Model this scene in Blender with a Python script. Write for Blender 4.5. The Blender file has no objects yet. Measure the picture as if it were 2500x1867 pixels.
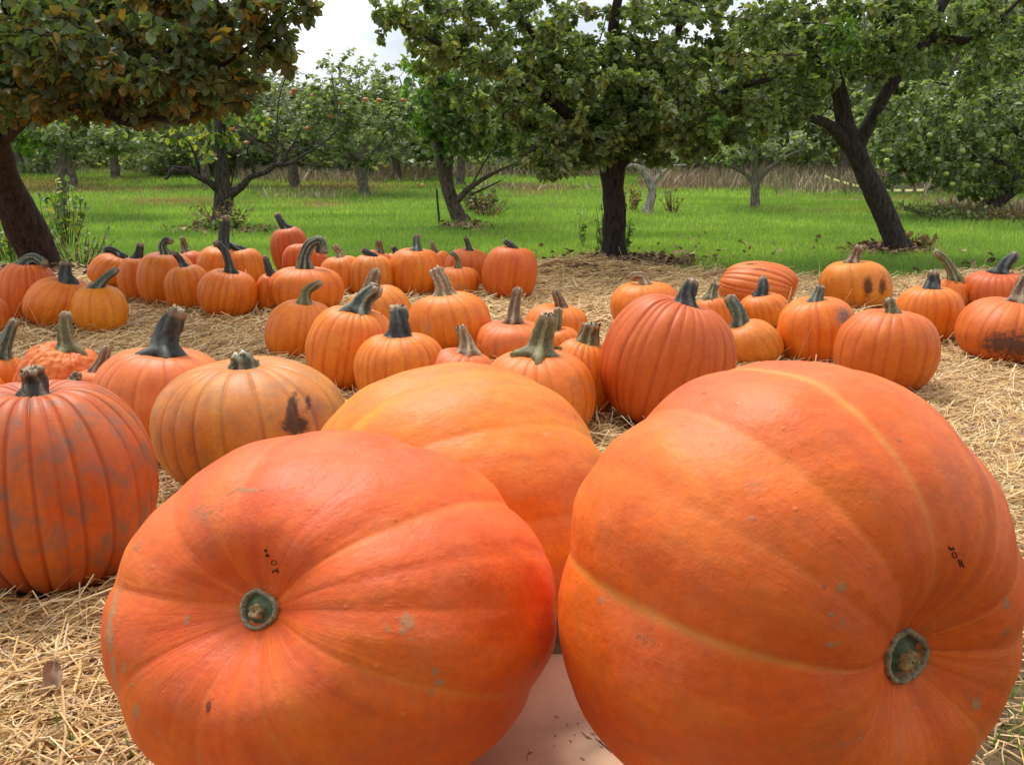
import bpy, math, random
import numpy as np
from mathutils import Vector, Matrix
from mathutils.bvhtree import BVHTree

# ------------------------------------------------------------------ camera
CAM_H = 1.0
F = 2400.0                       # focal length in photo pixels (photo 2500 x 1867)
W, H = 2500.0, 1867.0
PITCH = math.radians(14.1)
sc = bpy.context.scene
cam_d = bpy.data.cameras.new('camera')
cam = bpy.data.objects.new('camera', cam_d)
sc.collection.objects.link(cam)
cam.location = (0, 0, CAM_H)
cam.rotation_euler = (math.radians(90) - PITCH, 0, 0)
cam_d.sensor_width = 36.0
cam_d.lens = F / W * 36.0
cam_d.clip_start = 0.02
cam_d.clip_end = 2000
sc.camera = cam
sc.render.resolution_x, sc.render.resolution_y = 1024, 764

# ------------------------------------------------------------------ world and sun
SUN_EL, SUN_AZ = math.radians(58), math.radians(-25)      # azimuth from +Y (ahead of the camera), negative = left
w = bpy.data.worlds.new('World'); sc.world = w; w.use_nodes = True
nt = w.node_tree; N = nt.nodes; L = nt.links; N.clear()
out = N.new('ShaderNodeOutputWorld'); bg = N.new('ShaderNodeBackground')
bg.inputs['Strength'].default_value = 0.10
sky = N.new('ShaderNodeTexSky'); sky.sky_type = 'NISHITA'; sky.sun_disc = False
sky.sun_elevation = SUN_EL; sky.sun_rotation = SUN_AZ
tc = N.new('ShaderNodeTexCoord')
mp = N.new('ShaderNodeMapping'); mp.inputs['Scale'].default_value = (1, 1, 2.6)
no = N.new('ShaderNodeTexNoise'); no.inputs['Scale'].default_value = 2.6; no.inputs['Detail'].default_value = 6; no.inputs['Roughness'].default_value = .55
cr = N.new('ShaderNodeValToRGB')
cr.color_ramp.elements[0].position = .36; cr.color_ramp.elements[0].color = (5.6, 6.1, 6.9, 1)
cr.color_ramp.elements[1].position = .62; cr.color_ramp.elements[1].color = (12.5, 12.5, 12.8, 1)
# thick cloud is brighter on the sun's side of the sky
vm = N.new('ShaderNodeVectorMath'); vm.operation = 'DOT_PRODUCT'
vm.inputs[1].default_value = (math.cos(SUN_EL) * math.sin(SUN_AZ), math.cos(SUN_EL) * math.cos(SUN_AZ), math.sin(SUN_EL))
mr = N.new('ShaderNodeMapRange'); mr.inputs['From Min'].default_value = -.4; mr.inputs['From Max'].default_value = 1
mr.inputs['To Min'].default_value = .58; mr.inputs['To Max'].default_value = 1.15
mul = N.new('ShaderNodeVectorMath'); mul.operation = 'SCALE'
mx = N.new('ShaderNodeMix'); mx.data_type = 'RGBA'; mx.inputs['Factor'].default_value = .9
L.new(tc.outputs['Generated'], mp.inputs['Vector']); L.new(mp.outputs[0], no.inputs['Vector'])
L.new(no.outputs['Fac'], cr.inputs['Fac'])
L.new(tc.outputs['Generated'], vm.inputs[0]); L.new(vm.outputs['Value'], mr.inputs['Value'])
L.new(cr.outputs['Color'], mul.inputs[0]); L.new(mr.outputs['Result'], mul.inputs['Scale'])
L.new(sky.outputs[0], mx.inputs['A']); L.new(mul.outputs[0], mx.inputs['B'])
L.new(mx.outputs['Result'], bg.inputs['Color']); L.new(bg.outputs[0], out.inputs['Surface'])

sun_d = bpy.data.lights.new('sun', 'SUN'); sun = bpy.data.objects.new('sun', sun_d); sc.collection.objects.link(sun)
sun_d.energy = 2.3; sun_d.angle = math.radians(14); sun_d.color = (1, .95, .87)
sv = Vector((math.cos(SUN_EL) * math.sin(SUN_AZ), math.cos(SUN_EL) * math.cos(SUN_AZ), math.sin(SUN_EL)))
sun.rotation_euler = sv.to_track_quat('Z', 'Y').to_euler()
sc.view_settings.view_transform = 'Standard'; sc.view_settings.look = 'None'
sc.view_settings.exposure = 0.42; sc.view_settings.gamma = 1.0

# ------------------------------------------------------------------ helpers
R_ = np.array([1.0, 0, 0])
FWD = np.array([0, math.cos(PITCH), -math.sin(PITCH)])
UP = np.array([0, math.sin(PITCH), math.cos(PITCH)])
C0 = np.array([0, 0, CAM_H])

def ray(u, v):
    d = FWD + R_ * ((u - W / 2) / F) + UP * ((H / 2 - v) / F)
    return d
def P(u, v, Y):                  # the point seen at photo pixel (u, v) standing Y metres ahead
    d = ray(u, v); return C0 + d * (Y / d[1])
def G(u, v, z=0.0):              # the point of the level z seen at (u, v)
    d = ray(u, v); return C0 + d * ((z - CAM_H) / d[2])
def proj(p):
    q = np.asarray(p) - C0
    z = q @ FWD
    return np.stack([W / 2 + F * (q @ R_) / z, H / 2 - F * (q @ UP) / z], -1)

def sm(name, V, faces, mat, parent=None, loc=None, col=None, attrs=None, smooth=True, mats=None, mi=None):
    """one mesh object from numpy arrays; faces = list of (n,k) index arrays"""
    V = np.asarray(V, dtype=np.float32)
    if loc is not None: V = V - np.asarray(loc, dtype=np.float32)
    me = bpy.data.meshes.new(name)
    faces = [np.asarray(f, dtype=np.int32) for f in faces if len(f)]
    nl = sum(f.size for f in faces); nf = sum(len(f) for f in faces)
    me.vertices.add(len(V)); me.vertices.foreach_set('co', V.ravel())
    me.loops.add(nl); me.loops.foreach_set('vertex_index', np.concatenate([f.ravel() for f in faces]))
    tot = np.concatenate([np.full(len(f), f.shape[1], dtype=np.int32) for f in faces])
    st = np.concatenate([[0], np.cumsum(tot)[:-1]]).astype(np.int32)
    me.polygons.add(nf); me.polygons.foreach_set('loop_start', st); me.polygons.foreach_set('loop_total', tot)
    if smooth: me.polygons.foreach_set('use_smooth', np.ones(nf, dtype=bool))
    if mi is not None: me.polygons.foreach_set('material_index', np.asarray(mi, dtype=np.int32))
    me.update(calc_edges=True); me.validate()
    if col is not None:
        a = me.attributes.new('col', 'FLOAT_COLOR', 'POINT')
        c = np.ones((len(V), 4), dtype=np.float32); c[:, :3] = col
        a.data.foreach_set('color', c.ravel())
    for k, v in (attrs or {}).items():
        if v.ndim == 2:
            a = me.attributes.new(k, 'FLOAT_COLOR', 'POINT'); a.data.foreach_set('color', v.astype(np.float32).ravel())
        else:
            a = me.attributes.new(k, 'FLOAT', 'POINT'); a.data.foreach_set('value', v.astype(np.float32))
    for m in (mats or [mat]): me.materials.append(m)
    o = bpy.data.objects.new(name, me); sc.collection.objects.link(o)
    if parent is not None: o.parent = parent
    elif loc is not None: o.location = loc
    return o

def thing(name, label, cat, loc, group=None):
    o = bpy.data.objects.new(name, None); sc.collection.objects.link(o); o.location = loc
    o.empty_display_size = .1
    o['label'] = label; o['category'] = cat
    if group: o['group'] = group
    return o
def tag(o, label=None, cat=None, group=None, kind=None):
    if label: o['label'] = label
    if cat: o['category'] = cat
    if group: o['group'] = group
    if kind: o['kind'] = kind
    return o

def grid_faces(n, m, wrap=True):          # n rings of m verts
    i = np.arange(n - 1)[:, None]; j = np.arange(m if wrap else m - 1)[None, :]
    j2 = (j + 1) % m
    a = i * m + j; b = i * m + j2; c = (i + 1) * m + j2; d = (i + 1) * m + j
    return np.stack([a, b, c, d], -1).reshape(-1, 4)

def vnoise(p, seed=0, oct=3):             # cheap smooth value noise on (n,3)
    p = np.asarray(p, dtype=np.float64); out = np.zeros(len(p)); amp = 1; tot = 0
    for o in range(oct):
        q = p * (2 ** o) + 17.3 * o + seed * 3.17
        i = np.floor(q).astype(np.int64); f = q - i; f = f * f * (3 - 2 * f)
        r = 0
        for dx in (0, 1):
            for dy in (0, 1):
                for dz in (0, 1):
                    h = (i[:, 0] + dx) * 374761393 + (i[:, 1] + dy) * 668265263 + (i[:, 2] + dz) * 2147483647 + seed * 144665
                    h = (h ^ (h >> 13)) * 1274126177; h = (h ^ (h >> 16)) & 0xffff
                    r = r + (h / 65535.0) * (f[:, 0] if dx else 1 - f[:, 0]) * (f[:, 1] if dy else 1 - f[:, 1]) * (f[:, 2] if dz else 1 - f[:, 2])
        out += amp * r; tot += amp; amp *= .5
    return out / tot

def resample(pts, rad, n):
    pts = np.asarray(pts, float); rad = np.asarray(rad, float)
    if len(pts) == 2: pts = np.array([pts[0], (pts[0] + pts[1]) / 2, pts[1]]); rad = np.array([rad[0], rad.mean(), rad[1]])
    k = len(pts); t = np.linspace(0, k - 1, n); i = np.clip(t.astype(int), 0, k - 2); f = (t - i)[:, None]
    p0 = pts[np.clip(i - 1, 0, k - 1)]; p1 = pts[i]; p2 = pts[i + 1]; p3 = pts[np.clip(i + 2, 0, k - 1)]
    q = .5 * ((2 * p1) + (-p0 + p2) * f + (2 * p0 - 5 * p1 + 4 * p2 - p3) * f ** 2 + (-p0 + 3 * p1 - 3 * p2 + p3) * f ** 3)
    return q, np.interp(t, np.arange(k), rad)

def frames(q):
    T = np.gradient(q, axis=0); T /= np.linalg.norm(T, axis=1)[:, None] + 1e-9
    n0 = np.cross(T[0], [0.13, 1, .21]); n0 /= np.linalg.norm(n0)
    Ns = [n0]
    for i in range(1, len(q)):
        n = Ns[-1] - T[i] * (Ns[-1] @ T[i]); n /= np.linalg.norm(n) + 1e-9; Ns.append(n)
    Ns = np.array(Ns); return T, Ns, np.cross(T, Ns)

class Acc:                                # collects geometry for ONE mesh
    def __init__(s): s.V = []; s.F = {3: [], 4: []}; s.C = []; s.n = 0
    def add(s, V, faces, col=None):
        for f in faces:
            if len(f): s.F[f.shape[1]].append(np.asarray(f) + s.n)
        s.V.append(V); s.n += len(V)
        s.C.append(np.broadcast_to(np.asarray(col if col is not None else (1, 1, 1), float), (len(V), 3)))
    def tube(s, pts, rad, seg=8, n=None, col=None, rough=0.0, seed=0, cap=True):
        n = n or max(4, len(pts) * 4)
        q, r = resample(pts, rad, n); T, A, B = frames(q)
        th = np.linspace(0, 2 * math.pi, seg, endpoint=False)
        rr = r[:, None] * np.ones(seg)
        V = q[:, None, :] + rr[..., None] * (A[:, None, :] * np.cos(th)[None, :, None] + B[:, None, :] * np.sin(th)[None, :, None])
        V = V.reshape(-1, 3)
        if rough:
            nn = vnoise(V * 9, seed, 3) - .5
            ctr = np.repeat(q, seg, 0); V = ctr + (V - ctr) * (1 + rough * 2 * nn)[:, None]
        fs = [grid_faces(n, seg)]
        if cap:
            V = np.vstack([V, q[-1] + T[-1] * r[-1] * .5]); k = len(V) - 1; b = (n - 1) * seg
            j = np.arange(seg); fs.append(np.stack([b + j, b + (j + 1) % seg, np.full(seg, k)], -1))
        s.add(V, fs, col)
    def build(s, name, mat, parent=None, loc=None, **kw):
        V = np.vstack(s.V)
        fs = [np.vstack(s.F[k]) for k in (3, 4) if s.F[k]]
        return sm(name, V, fs, mat, parent, loc, col=np.vstack(s.C), **kw)

# ------------------------------------------------------------------ materials
def mat(name):
    m = bpy.data.materials.new(name); m.use_nodes = True; nt = m.node_tree
    return m, nt.nodes, nt.links, nt.nodes['Principled BSDF']
def noise(N, L, scale, detail=4, rough=.55, vec=None, dist=0):
    n = N.new('ShaderNodeTexNoise'); n.inputs['Scale'].default_value = scale; n.inputs['Detail'].default_value = detail
    n.inputs['Roughness'].default_value = rough; n.inputs['Distortion'].default_value = dist
    if vec: L.new(vec, n.inputs['Vector'])
    return n.outputs['Fac']
def ramp(N, L, fac, stops):
    r = N.new('ShaderNodeValToRGB'); e = r.color_ramp.elements
    while len(e) < len(stops): e.new(.5)
    for i, (p, c) in enumerate(stops): e[i].position = p; e[i].color = (*c, 1) if len(c) == 3 else c
    L.new(fac, r.inputs['Fac']); return r.outputs['Color']
def mix(N, L, fac, a, b, mode='MIX'):
    m = N.new('ShaderNodeMix'); m.data_type = 'RGBA'; m.blend_type = mode
    for inp, x in (('Factor', fac), ('A', a), ('B', b)):
        if isinstance(x, (int, float)): m.inputs[inp].default_value = x
        elif isinstance(x, tuple): m.inputs[inp].default_value = (*x, 1)
        else: L.new(x, m.inputs[inp])
    return m.outputs['Result']
def math_(N, L, op, a, b=0.0, clamp=False):
    m = N.new('ShaderNodeMath'); m.operation = op; m.use_clamp = clamp
    for i, x in enumerate((a, b)):
        if isinstance(x, (int, float)): m.inputs[i].default_value = x
        else: L.new(x, m.inputs[i])
    return m.outputs[0]
def attr(N, name, out='Color'):
    a = N.new('ShaderNodeAttribute'); a.attribute_name = name; return a.outputs[out]
def bump(N, L, h, strength, dist, prev=None):
    b = N.new('ShaderNodeBump'); b.inputs['Strength'].default_value = strength; b.inputs['Distance'].default_value = dist
    L.new(h, b.inputs['Height'])
    if prev: L.new(prev, b.inputs['Normal'])
    return b.outputs['Normal']

def pumpkin_mat(name, giant):
    m, N, L, bs = mat(name)
    pos = N.new('ShaderNodeTexCoord').outputs['Object']
    st = attr(N, 'stre', 'Vector')                  # coordinates stretched along the ribs
    base = attr(N, 'col'); gv = attr(N, 'groove', 'Fac')
    s = 1.0 if giant else 2.0
    big = noise(N, L, 3.2 * s, 3, .5, pos)
    streak = noise(N, L, 1.7, 5, .52, st, .5)
    fine = noise(N, L, 60, 4, .6, pos)
    f1 = ramp(N, L, big, [(.32, (0, 0, 0)), (.68, (1, 1, 1))])
    c = mix(N, L, math_(N, L, 'MULTIPLY', f1, .8 if giant else .55), base, mix(N, L, 1.0, base, (1.08, 1.62, 1.1) if giant else (1.10, 1.40, 1.1), 'MULTIPLY'))
    s1 = ramp(N, L, streak, [(.30, (.82, .66, .55)), (.52, (1, 1, 1)), (.74, (1.08, 1.5, 1.6))])
    c = mix(N, L, .8 if giant else .55, c, mix(N, L, 1.0, c, s1, 'MULTIPLY'))
    c = mix(N, L, .5, c, mix(N, L, 1.0, c, ramp(N, L, fine, [(.3, (.80, .75, .7)), (.6, (1.08, 1.1, 1.1))]), 'MULTIPLY'))
    if giant:                                       # yellow seams
        c = mix(N, L, math_(N, L, 'MULTIPLY', gv, .8, True), c, (.80, .31, .045))
    else:
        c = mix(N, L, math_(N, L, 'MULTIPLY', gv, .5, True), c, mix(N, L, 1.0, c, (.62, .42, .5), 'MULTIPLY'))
    # dark dots and small scabs
    vo = N.new('ShaderNodeTexVoronoi'); vo.inputs['Scale'].default_value = 26 if giant else 38; L.new(pos, vo.inputs['Vector'])
    dots = ramp(N, L, vo.outputs['Distance'], [(.05, (1, 1, 1)), (.09, (0, 0, 0))])
    sel = ramp(N, L, noise(N, L, 9, 2, .5, pos), [(.56, (0, 0, 0)), (.62, (1, 1, 1))])
    c = mix(N, L, math_(N, L, 'MULTIPLY', math_(N, L, 'MULTIPLY', dots, sel), .55), c, (.22, .10, .04))
    # bruised grey film, amount given per fruit
    ds = attr(N, 'dirt', 'Fac')
    film = ramp(N, L, noise(N, L, 9 * s, 6, .65, pos, .4), [(.46, (0, 0, 0)), (.72, (1, 1, 1))])
    c = mix(N, L, math_(N, L, 'MULTIPLY', film, ds, True), c, (.20, .125, .085))
    if giant:
        dust = ramp(N, L, noise(N, L, 22, 7, .72, pos, .3), [(.45, (0, 0, 0)), (.70, (1, 1, 1))])
        c = mix(N, L, math_(N, L, 'MULTIPLY', dust, .22), c, (.42, .20, .09))
        net = N.new('ShaderNodeTexVoronoi'); net.feature = 'DISTANCE_TO_EDGE'; net.inputs['Scale'].default_value = 60; L.new(st, net.inputs['Vector'])
        nf = ramp(N, L, net.outputs['Distance'], [(.0, (1, 1, 1)), (.05, (0, 0, 0))])
        c = mix(N, L, math_(N, L, 'MULTIPLY', math_(N, L, 'MULTIPLY', nf, f1), .10), c, (.40, .12, .03))
        vw = N.new('ShaderNodeTexVoronoi'); vw.inputs['Scale'].default_value = 17; L.new(pos, vw.inputs['Vector'])
        wart = math_(N, L, 'MULTIPLY', ramp(N, L, vw.outputs['Distance'], [(.03, (1, 1, 1)), (.075, (0, 0, 0))]), f1)
        c = mix(N, L, math_(N, L, 'MULTIPLY', wart, .35), c, (.85, .42, .14))
    # scars placed on the skin
    mk = attr(N, 'mark'); mka = attr(N, 'mark', 'Alpha')
    edge = math_(N, L, 'ADD', mka, math_(N, L, 'MULTIPLY', math_(N, L, 'SUBTRACT', noise(N, L, 95 if giant else 70, 6, .75, pos), .5), 2.3 if giant else 1.5))
    ef = ramp(N, L, edge, [(.38, (0, 0, 0)), (.72, (1, 1, 1))])
    ef2 = math_(N, L, 'MULTIPLY', ef, math_(N, L, 'GREATER_THAN', mka, .02))
    c = mix(N, L, math_(N, L, 'MULTIPLY', ef2, .72 if giant else .88), c, mk)
    L.new(c, bs.inputs['Base Color'])
    rg = N.new('ShaderNodeMapRange'); L.new(streak, rg.inputs['Value']); rg.inputs['To Min'].default_value = .46 if giant else .38; rg.inputs['To Max'].default_value = .66
    L.new(math_(N, L, 'ADD', rg.outputs['Result'], math_(N, L, 'MULTIPLY', ef2, .3), True), bs.inputs['Roughness'])
    bs.inputs['Specular IOR Level'].default_value = .46 if giant else .42
    bs.inputs['Subsurface Weight'].default_value = 0.0
    hb = math_(N, L, 'ADD', math_(N, L, 'MULTIPLY', streak, .8), math_(N, L, 'MULTIPLY', ef2, .25))
    b1 = bump(N, L, hb, .35, .012 if giant else .006)
    b2 = bump(N, L, noise(N, L, 130 if giant else 170, 3, .6, pos), .22, .0022, b1)
    b3 = bump(N, L, dots, .35, .0015, b2)
    if giant:
        b3 = bump(N, L, wart, .5, .003, b3)
        b3 = bump(N, L, noise(N, L, 14, 5, .6, pos), .35, .012, b3)
        b3 = bump(N, L, ramp(N, L, noise(N, L, 95, 3, .7, pos), [(.62, (0, 0, 0)), (.70, (1, 1, 1))]), .25, .0016, b3)
    L.new(b3, bs.inputs['Normal'])
    return m
M = {}
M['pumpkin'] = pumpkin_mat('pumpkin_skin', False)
M['giant'] = pumpkin_mat('giant_pumpkin_skin', True)

def vcol_mat(name, rough=.7, spec=.3, nscale=40, var=.35, bd=.002, bs_=.5, stretch=None):
    m, N, L, bs = mat(name)
    pos = N.new('ShaderNodeTexCoord').outputs['Object']
    if stretch:
        mp = N.new('ShaderNodeMapping'); mp.inputs['Scale'].default_value = stretch; L.new(pos, mp.inputs['Vector']); pos = mp.outputs[0]
    n = noise(N, L, nscale, 5, .65, pos)
    c = mix(N, L, 1.0, attr(N, 'col'), ramp(N, L, n, [(.3, (1 - var,) * 3), (.7, (1 + var,) * 3)]), 'MULTIPLY')
    L.new(c, bs.inputs['Base Color']); bs.inputs['Roughness'].default_value = rough
    bs.inputs['Specular IOR Level'].default_value = spec
    L.new(bump(N, L, n, bs_, bd), bs.inputs['Normal'])
    return m
M['stem'] = vcol_mat('stem_rind', .6, .4, 90, .45, .003, .7)
M['bark'] = vcol_mat('bark', .9, .15, 26, .75, .02, 1.0, (1.6, 1.6, .45))
M['twig'] = vcol_mat('twig_bark', .9, .15, 60, .3, .002)
M['dry'] = vcol_mat('dry_matter', .8, .2, 60, .25, .001)
M['apple'] = vcol_mat('apple_skin', .35, .5, 30, .3, .0005)
M['plain'] = vcol_mat('weathered_paint', .6, .3, 30, .2, .002)
M['board'] = vcol_mat('board_paint', .6, .3, 5, .22, .0012, .3)
M['ink'] = vcol_mat('ink', .6, .3, 50, .1, .0005)

def leaf_mat(name, trans=.35, rough=.45):
    m, N, L, bs = mat(name)
    geo = N.new('ShaderNodeNewGeometry')
    c = attr(N, 'col')
    under = mix(N, L, .55, c, (.16, .20, .12))
    c2 = mix(N, L, geo.outputs['Backfacing'], c, under)
    L.new(c2, bs.inputs['Base Color']); bs.inputs['Roughness'].default_value = rough
    bs.inputs['Specular IOR Level'].default_value = .35
    tr = N.new('ShaderNodeBsdfTranslucent')
    L.new(mix(N, L, 1.0, c, (1.5, 1.6, .6), 'MULTIPLY'), tr.inputs['Color'])
    ms = N.new('ShaderNodeMixShader'); ms.inputs[0].default_value = trans
    L.new(bs.outputs[0], ms.inputs[1]); L.new(tr.outputs[0], ms.inputs[2])
    L.new(ms.outputs[0], N['Material Output'].inputs['Surface'])
    return m
M['leaf'] = leaf_mat('leaf', .42, .45)
M['grass'] = leaf_mat('grass_blade', .35, .5)
M['straw'] = vcol_mat('straw', .55, .4, 60, .15, .0005)

# ------------------------------------------------------------------ ground
rs = np.random.RandomState(7)
def straw_edge(x):                                  # far edge of the straw carpet, metres ahead
    return 7.25 + .22 * np.sin(x * 1.7 + 1) + .12 * np.sin(x * 4.3) - .28 * np.clip(x - 1.5, 0, 3) * .5
def near_edge(x): return np.where(x > 0, 2.35, 1.16)
def ground_z(x, y):
    x = np.asarray(x, float); y = np.asarray(y, float)
    p = np.stack([x * 2.2, y * 2.2, np.zeros_like(x)], -1).reshape(-1, 3)
    n = (vnoise(p, 3, 3) - .5).reshape(x.shape)
    inside = 1 / (1 + np.exp(-(straw_edge(x) - y) * 9))
    z = n * .045 * inside + .02 * inside
    m = P(1400, 660, 7.2)
    z = z + .07 * np.exp(-(((x - m[0]) / .35) ** 2 + ((y - 7.2) / .22) ** 2))
    m2 = P(1480, 665, 7.05)
    z = z + .04 * np.exp(-(((x - m2[0]) / .6) ** 2 + ((y - 7.1) / .2) ** 2))
    far = np.clip((y - 9) / 25, 0, 1)
    z = z + far * (vnoise(np.stack([x * .25, y * .25, np.zeros_like(x)], -1).reshape(-1, 3), 9, 2).reshape(x.shape) - .5) * .22
    return z

def ground_mat():
    m, N, L, bs = mat('ground_soil_and_turf')
    pos = N.new('ShaderNodeNewGeometry').outputs['Position']
    turf = attr(N, 'turf', 'Fac'); brown = attr(N, 'brown', 'Fac')
    n1 = noise(N, L, 1.3, 5, .6, pos); n2 = noise(N, L, 40, 4, .7, pos); n3 = noise(N, L, 9, 5, .65, pos)
    soil = mix(N, L, n3, (.09, .062, .034), (.30, .21, .115))
    soil = mix(N, L, n2, mix(N, L, 1.0, soil, (.5, .5, .5), 'MULTIPLY'), soil)
    grass = ramp(N, L, n1, [(.3, (.09, .17, .022)), (.55, (.13, .24, .03)), (.75, (.19, .27, .05))])
    grass = mix(N, L, n3, mix(N, L, 1.0, grass, (.6, .65, .6), 'MULTIPLY'), grass)
    grass = mix(N, L, brown, grass, mix(N, L, n3, (.16, .10, .055), (.36, .25, .14)))
    c = mix(N, L, turf, soil, grass)
    L.new(c, bs.inputs['Base Color']); bs.inputs['Roughness'].default_value = .95; bs.inputs['Specular IOR Level'].default_value = .1
    L.new(bump(N, L, n2, .8, .02), bs.inputs['Normal'])
    return m
M['ground'] = ground_mat()

def brown_mask(x, y):
    n = vnoise(np.stack([x * .22, y * .9, np.zeros_like(x)], -1), 21, 3)
    b = np.clip((n - .58) / .08, 0, 1) * np.clip((y - 12) / 4, 0, 1)
    for (u, v, ru, rv) in ((430, 492, 150, 10), (180, 395, 230, 12), (780, 500, 80, 8), (830, 455, 160, 15), (1310, 465, 75, 14),
                           (100, 455, 200, 14), (650, 420, 150, 12), (1480, 640, 120, 22), (1640, 645, 60, 14), (2190, 608, 90, 12), (1290, 640, 60, 12)):
        q = proj(np.stack([x, y, np.zeros_like(x)], -1))
        b = np.maximum(b, np.exp(-(((q[:, 0] - u) / ru) ** 2 + ((q[:, 1] - v) / rv) ** 2) * 1.2))
    return np.clip(b, 0, 1)

def build_ground():
    ys = np.concatenate([np.linspace(-6, .8, 8), np.linspace(.9, 9, 150), np.linspace(9.2, 40, 120), np.array([50, 80, 150, 400, 900])])
    xs = np.concatenate([[-900, -300, -90, -40], np.linspace(-20, -5.2, 50), np.linspace(-5, 5, 170), np.linspace(5.2, 20, 50), [40, 90, 300, 900]])
    X, Y = np.meshgrid(xs, ys); Z = ground_z(X, Y)
    V = np.stack([X, Y, Z], -1).reshape(-1, 3)
    fs = grid_faces(len(ys), len(xs), False)
    x, y = V[:, 0], V[:, 1]
    turf = 1 / (1 + np.exp(-(y - straw_edge(x)) * 14))
    yy = np.where(y < 1, 1.0, y)
    br = np.where(y > 7, brown_mask(x, yy), 0)
    o = sm('ground', V, [fs], M['ground'], attrs={'turf': turf, 'brown': br})
    o['kind'] = 'structure'
build_ground()

# ------------------------------------------------------------------ board under the giants
def build_board():
    z = .05
    a = G(330, 1867, z)                              # left edge point at the bottom of the picture
    x0 = a[0] + .02; x1 = .60; yf = G(1365, 1596, z)[1]; yn = .80
    t = thing('display_board', 'low pinkish tan board lying on the straw under the two giant pumpkins', 'board', (0, 1.4, 0))
    nx, ny = 40, 30
    X, Y = np.meshgrid(np.linspace(x0, x1, nx), np.linspace(yn, yf, ny))
    V = np.stack([X, Y, np.full_like(X, z)], -1).reshape(-1, 3); V2 = V.copy(); V2[:, 2] = z - .018
    f = grid_faces(ny, nx, False); k = len(V)
    ring = np.concatenate([np.arange(nx), np.arange(1, ny) * nx + nx - 1, (ny - 1) * nx + np.arange(nx - 2, -1, -1), np.arange(ny - 2, 0, -1) * nx])
    nxt = np.roll(ring, -1)
    side = np.stack([ring, ring + k, nxt + k, nxt], -1)
    V = np.vstack([V, V2])
    c = np.array([.55, .37, .24]) * (1 + .2 * (vnoise(V * 6, 5, 3) - .5))[:, None]
    for (u, v, r) in ((1478, 1790, .022), (1500, 1800, .015), (1450, 1842, .02), (1370, 1770, .012), (1510, 1815, .01)):
        g = G(u, v, z); d = np.hypot(V[:, 0] - g[0], V[:, 1] - g[1]); c = c * (1 - .55 * np.exp(-(d / r) ** 2))[:, None]
    sm('board_top', V, [f, f[:, ::-1] + k, side], M['board'], t, t.location, col=c, smooth=False)
    for i, yb in enumerate((yn + .12, (yn + yf) / 2, yf - .12)):
        A = Acc()
        bx = np.array([[x0 + .03, yb - .04, 0], [x1 - .03, yb - .04, 0], [x1 - .03, yb + .04, 0], [x0 + .03, yb + .04, 0]])
        V = np.vstack([bx, bx + [0, 0, z - .0185]])
        A.add(V, [np.array([[0, 1, 5, 4], [1, 2, 6, 5], [2, 3, 7, 6], [3, 0, 4, 7], [4, 5, 6, 7]])], (.3, .2, .12))
        A.build('batten', M['plain'], t, t.location, smooth=False)
build_board()

# ------------------------------------------------------------------ pumpkins
def unit_body(nt_, nth, a=.80, b=.92, dim=.16, dimw=.30, bot=.10):
    t = np.linspace(0, math.pi, nt_); t[0] = 1e-3; t[-1] = math.pi - 1e-3
    rho = np.sin(t) ** a; z = np.sign(np.cos(t)) * np.abs(np.cos(t)) ** b       # t=0 stem end
    z = z - dim * np.exp(-(rho / dimw) ** 2) * (t < 1.6) + bot * np.exp(-(rho / .45) ** 2) * (t > 1.6)
    return t, rho, z

def fit(unit, Rm, bbox, z0, Y0=None, it=60):
    """place a body on the ground level z0 so that it fills bbox of the photo: returns centre and radii"""
    x0, y0, x1, y1 = bbox
    U = unit @ Rm.T
    c = G((x0 + x1) / 2, y1, z0); Yc = c[1] + .15; Xc = c[0]; R = (x1 - x0) / 2 * Yc / F; Hh = R * .9
    for k in range(it):
        S = np.array([R, R, Hh]); V = U * S
        V = V + np.array([Xc, Yc, z0 - V[:, 2].min()])
        q = proj(V); bx0, by0 = q.min(0); bx1, by1 = q.max(0)
        Xc += ((x0 + x1) / 2 - (bx0 + bx1) / 2) * Yc / F * .8
        R *= ((x1 - x0) / (bx1 - bx0)) ** .8
        Hh *= ((y1 - y0) / (by1 - by0)) ** .8
        Yc += (by1 - y1) * Yc * Yc / (F * CAM_H) * .6
    S = np.array([R, R, Hh]); mz = (U * S)[:, 2].min()
    return np.array([Xc, Yc, z0 - mz]), S

COL = {'O': (.76, .20, .018), 'Y': (.80, .27, .02), 'P': (.72, .175, .045), 'R': (.60, .115, .018),
       'T': (.70, .225, .03), 'Q': (.66, .140, .018), 'V': (.60, .215, .05), 'D': (.58, .12, .022)}
STEM = {'N': ((.04, .032, .022), (.17, .13, .065)), 'X': ((.06, .06, .035), (.22, .20, .11)), 'K': ((.030, .034, .032), (.085, .09, .08)), 'G': ((.075, .095, .06), (.22, .24, .17)), 'O': ((.12, .105, .04), (.27, .24, .10)),
        'B': ((.14, .08, .04), (.33, .22, .12)), 'T': ((.24, .17, .09), (.50, .38, .22)), 'S': ((.05, .06, .045), (.30, .30, .20))}

def make_marks(V, Nn, spots, bvh):
    mk = np.zeros((len(V), 4)); mk[:, :3] = .1
    for (u, v, ru, rv, c, s) in spots:
        d = ray(u, v); hit, nrm, i, dist = bvh.ray_cast(Vector(C0), Vector(d / np.linalg.norm(d)))
        if hit is None: continue
        hit = np.array(hit); k = dist / F
        dd = (V - hit); e = np.sqrt(((dd @ R_) / (ru * k)) ** 2 + ((dd @ UP) / (rv * k)) ** 2 + ((dd @ FWD) / (max(ru, rv) * k * 1.5)) ** 2)
        g = np.clip(1.15 - e * .62, 0, 1) * s
        sel = g > mk[:, 3]; mk[sel, :3] = c; mk[sel, 3] = g[sel]
    return mk

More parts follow.
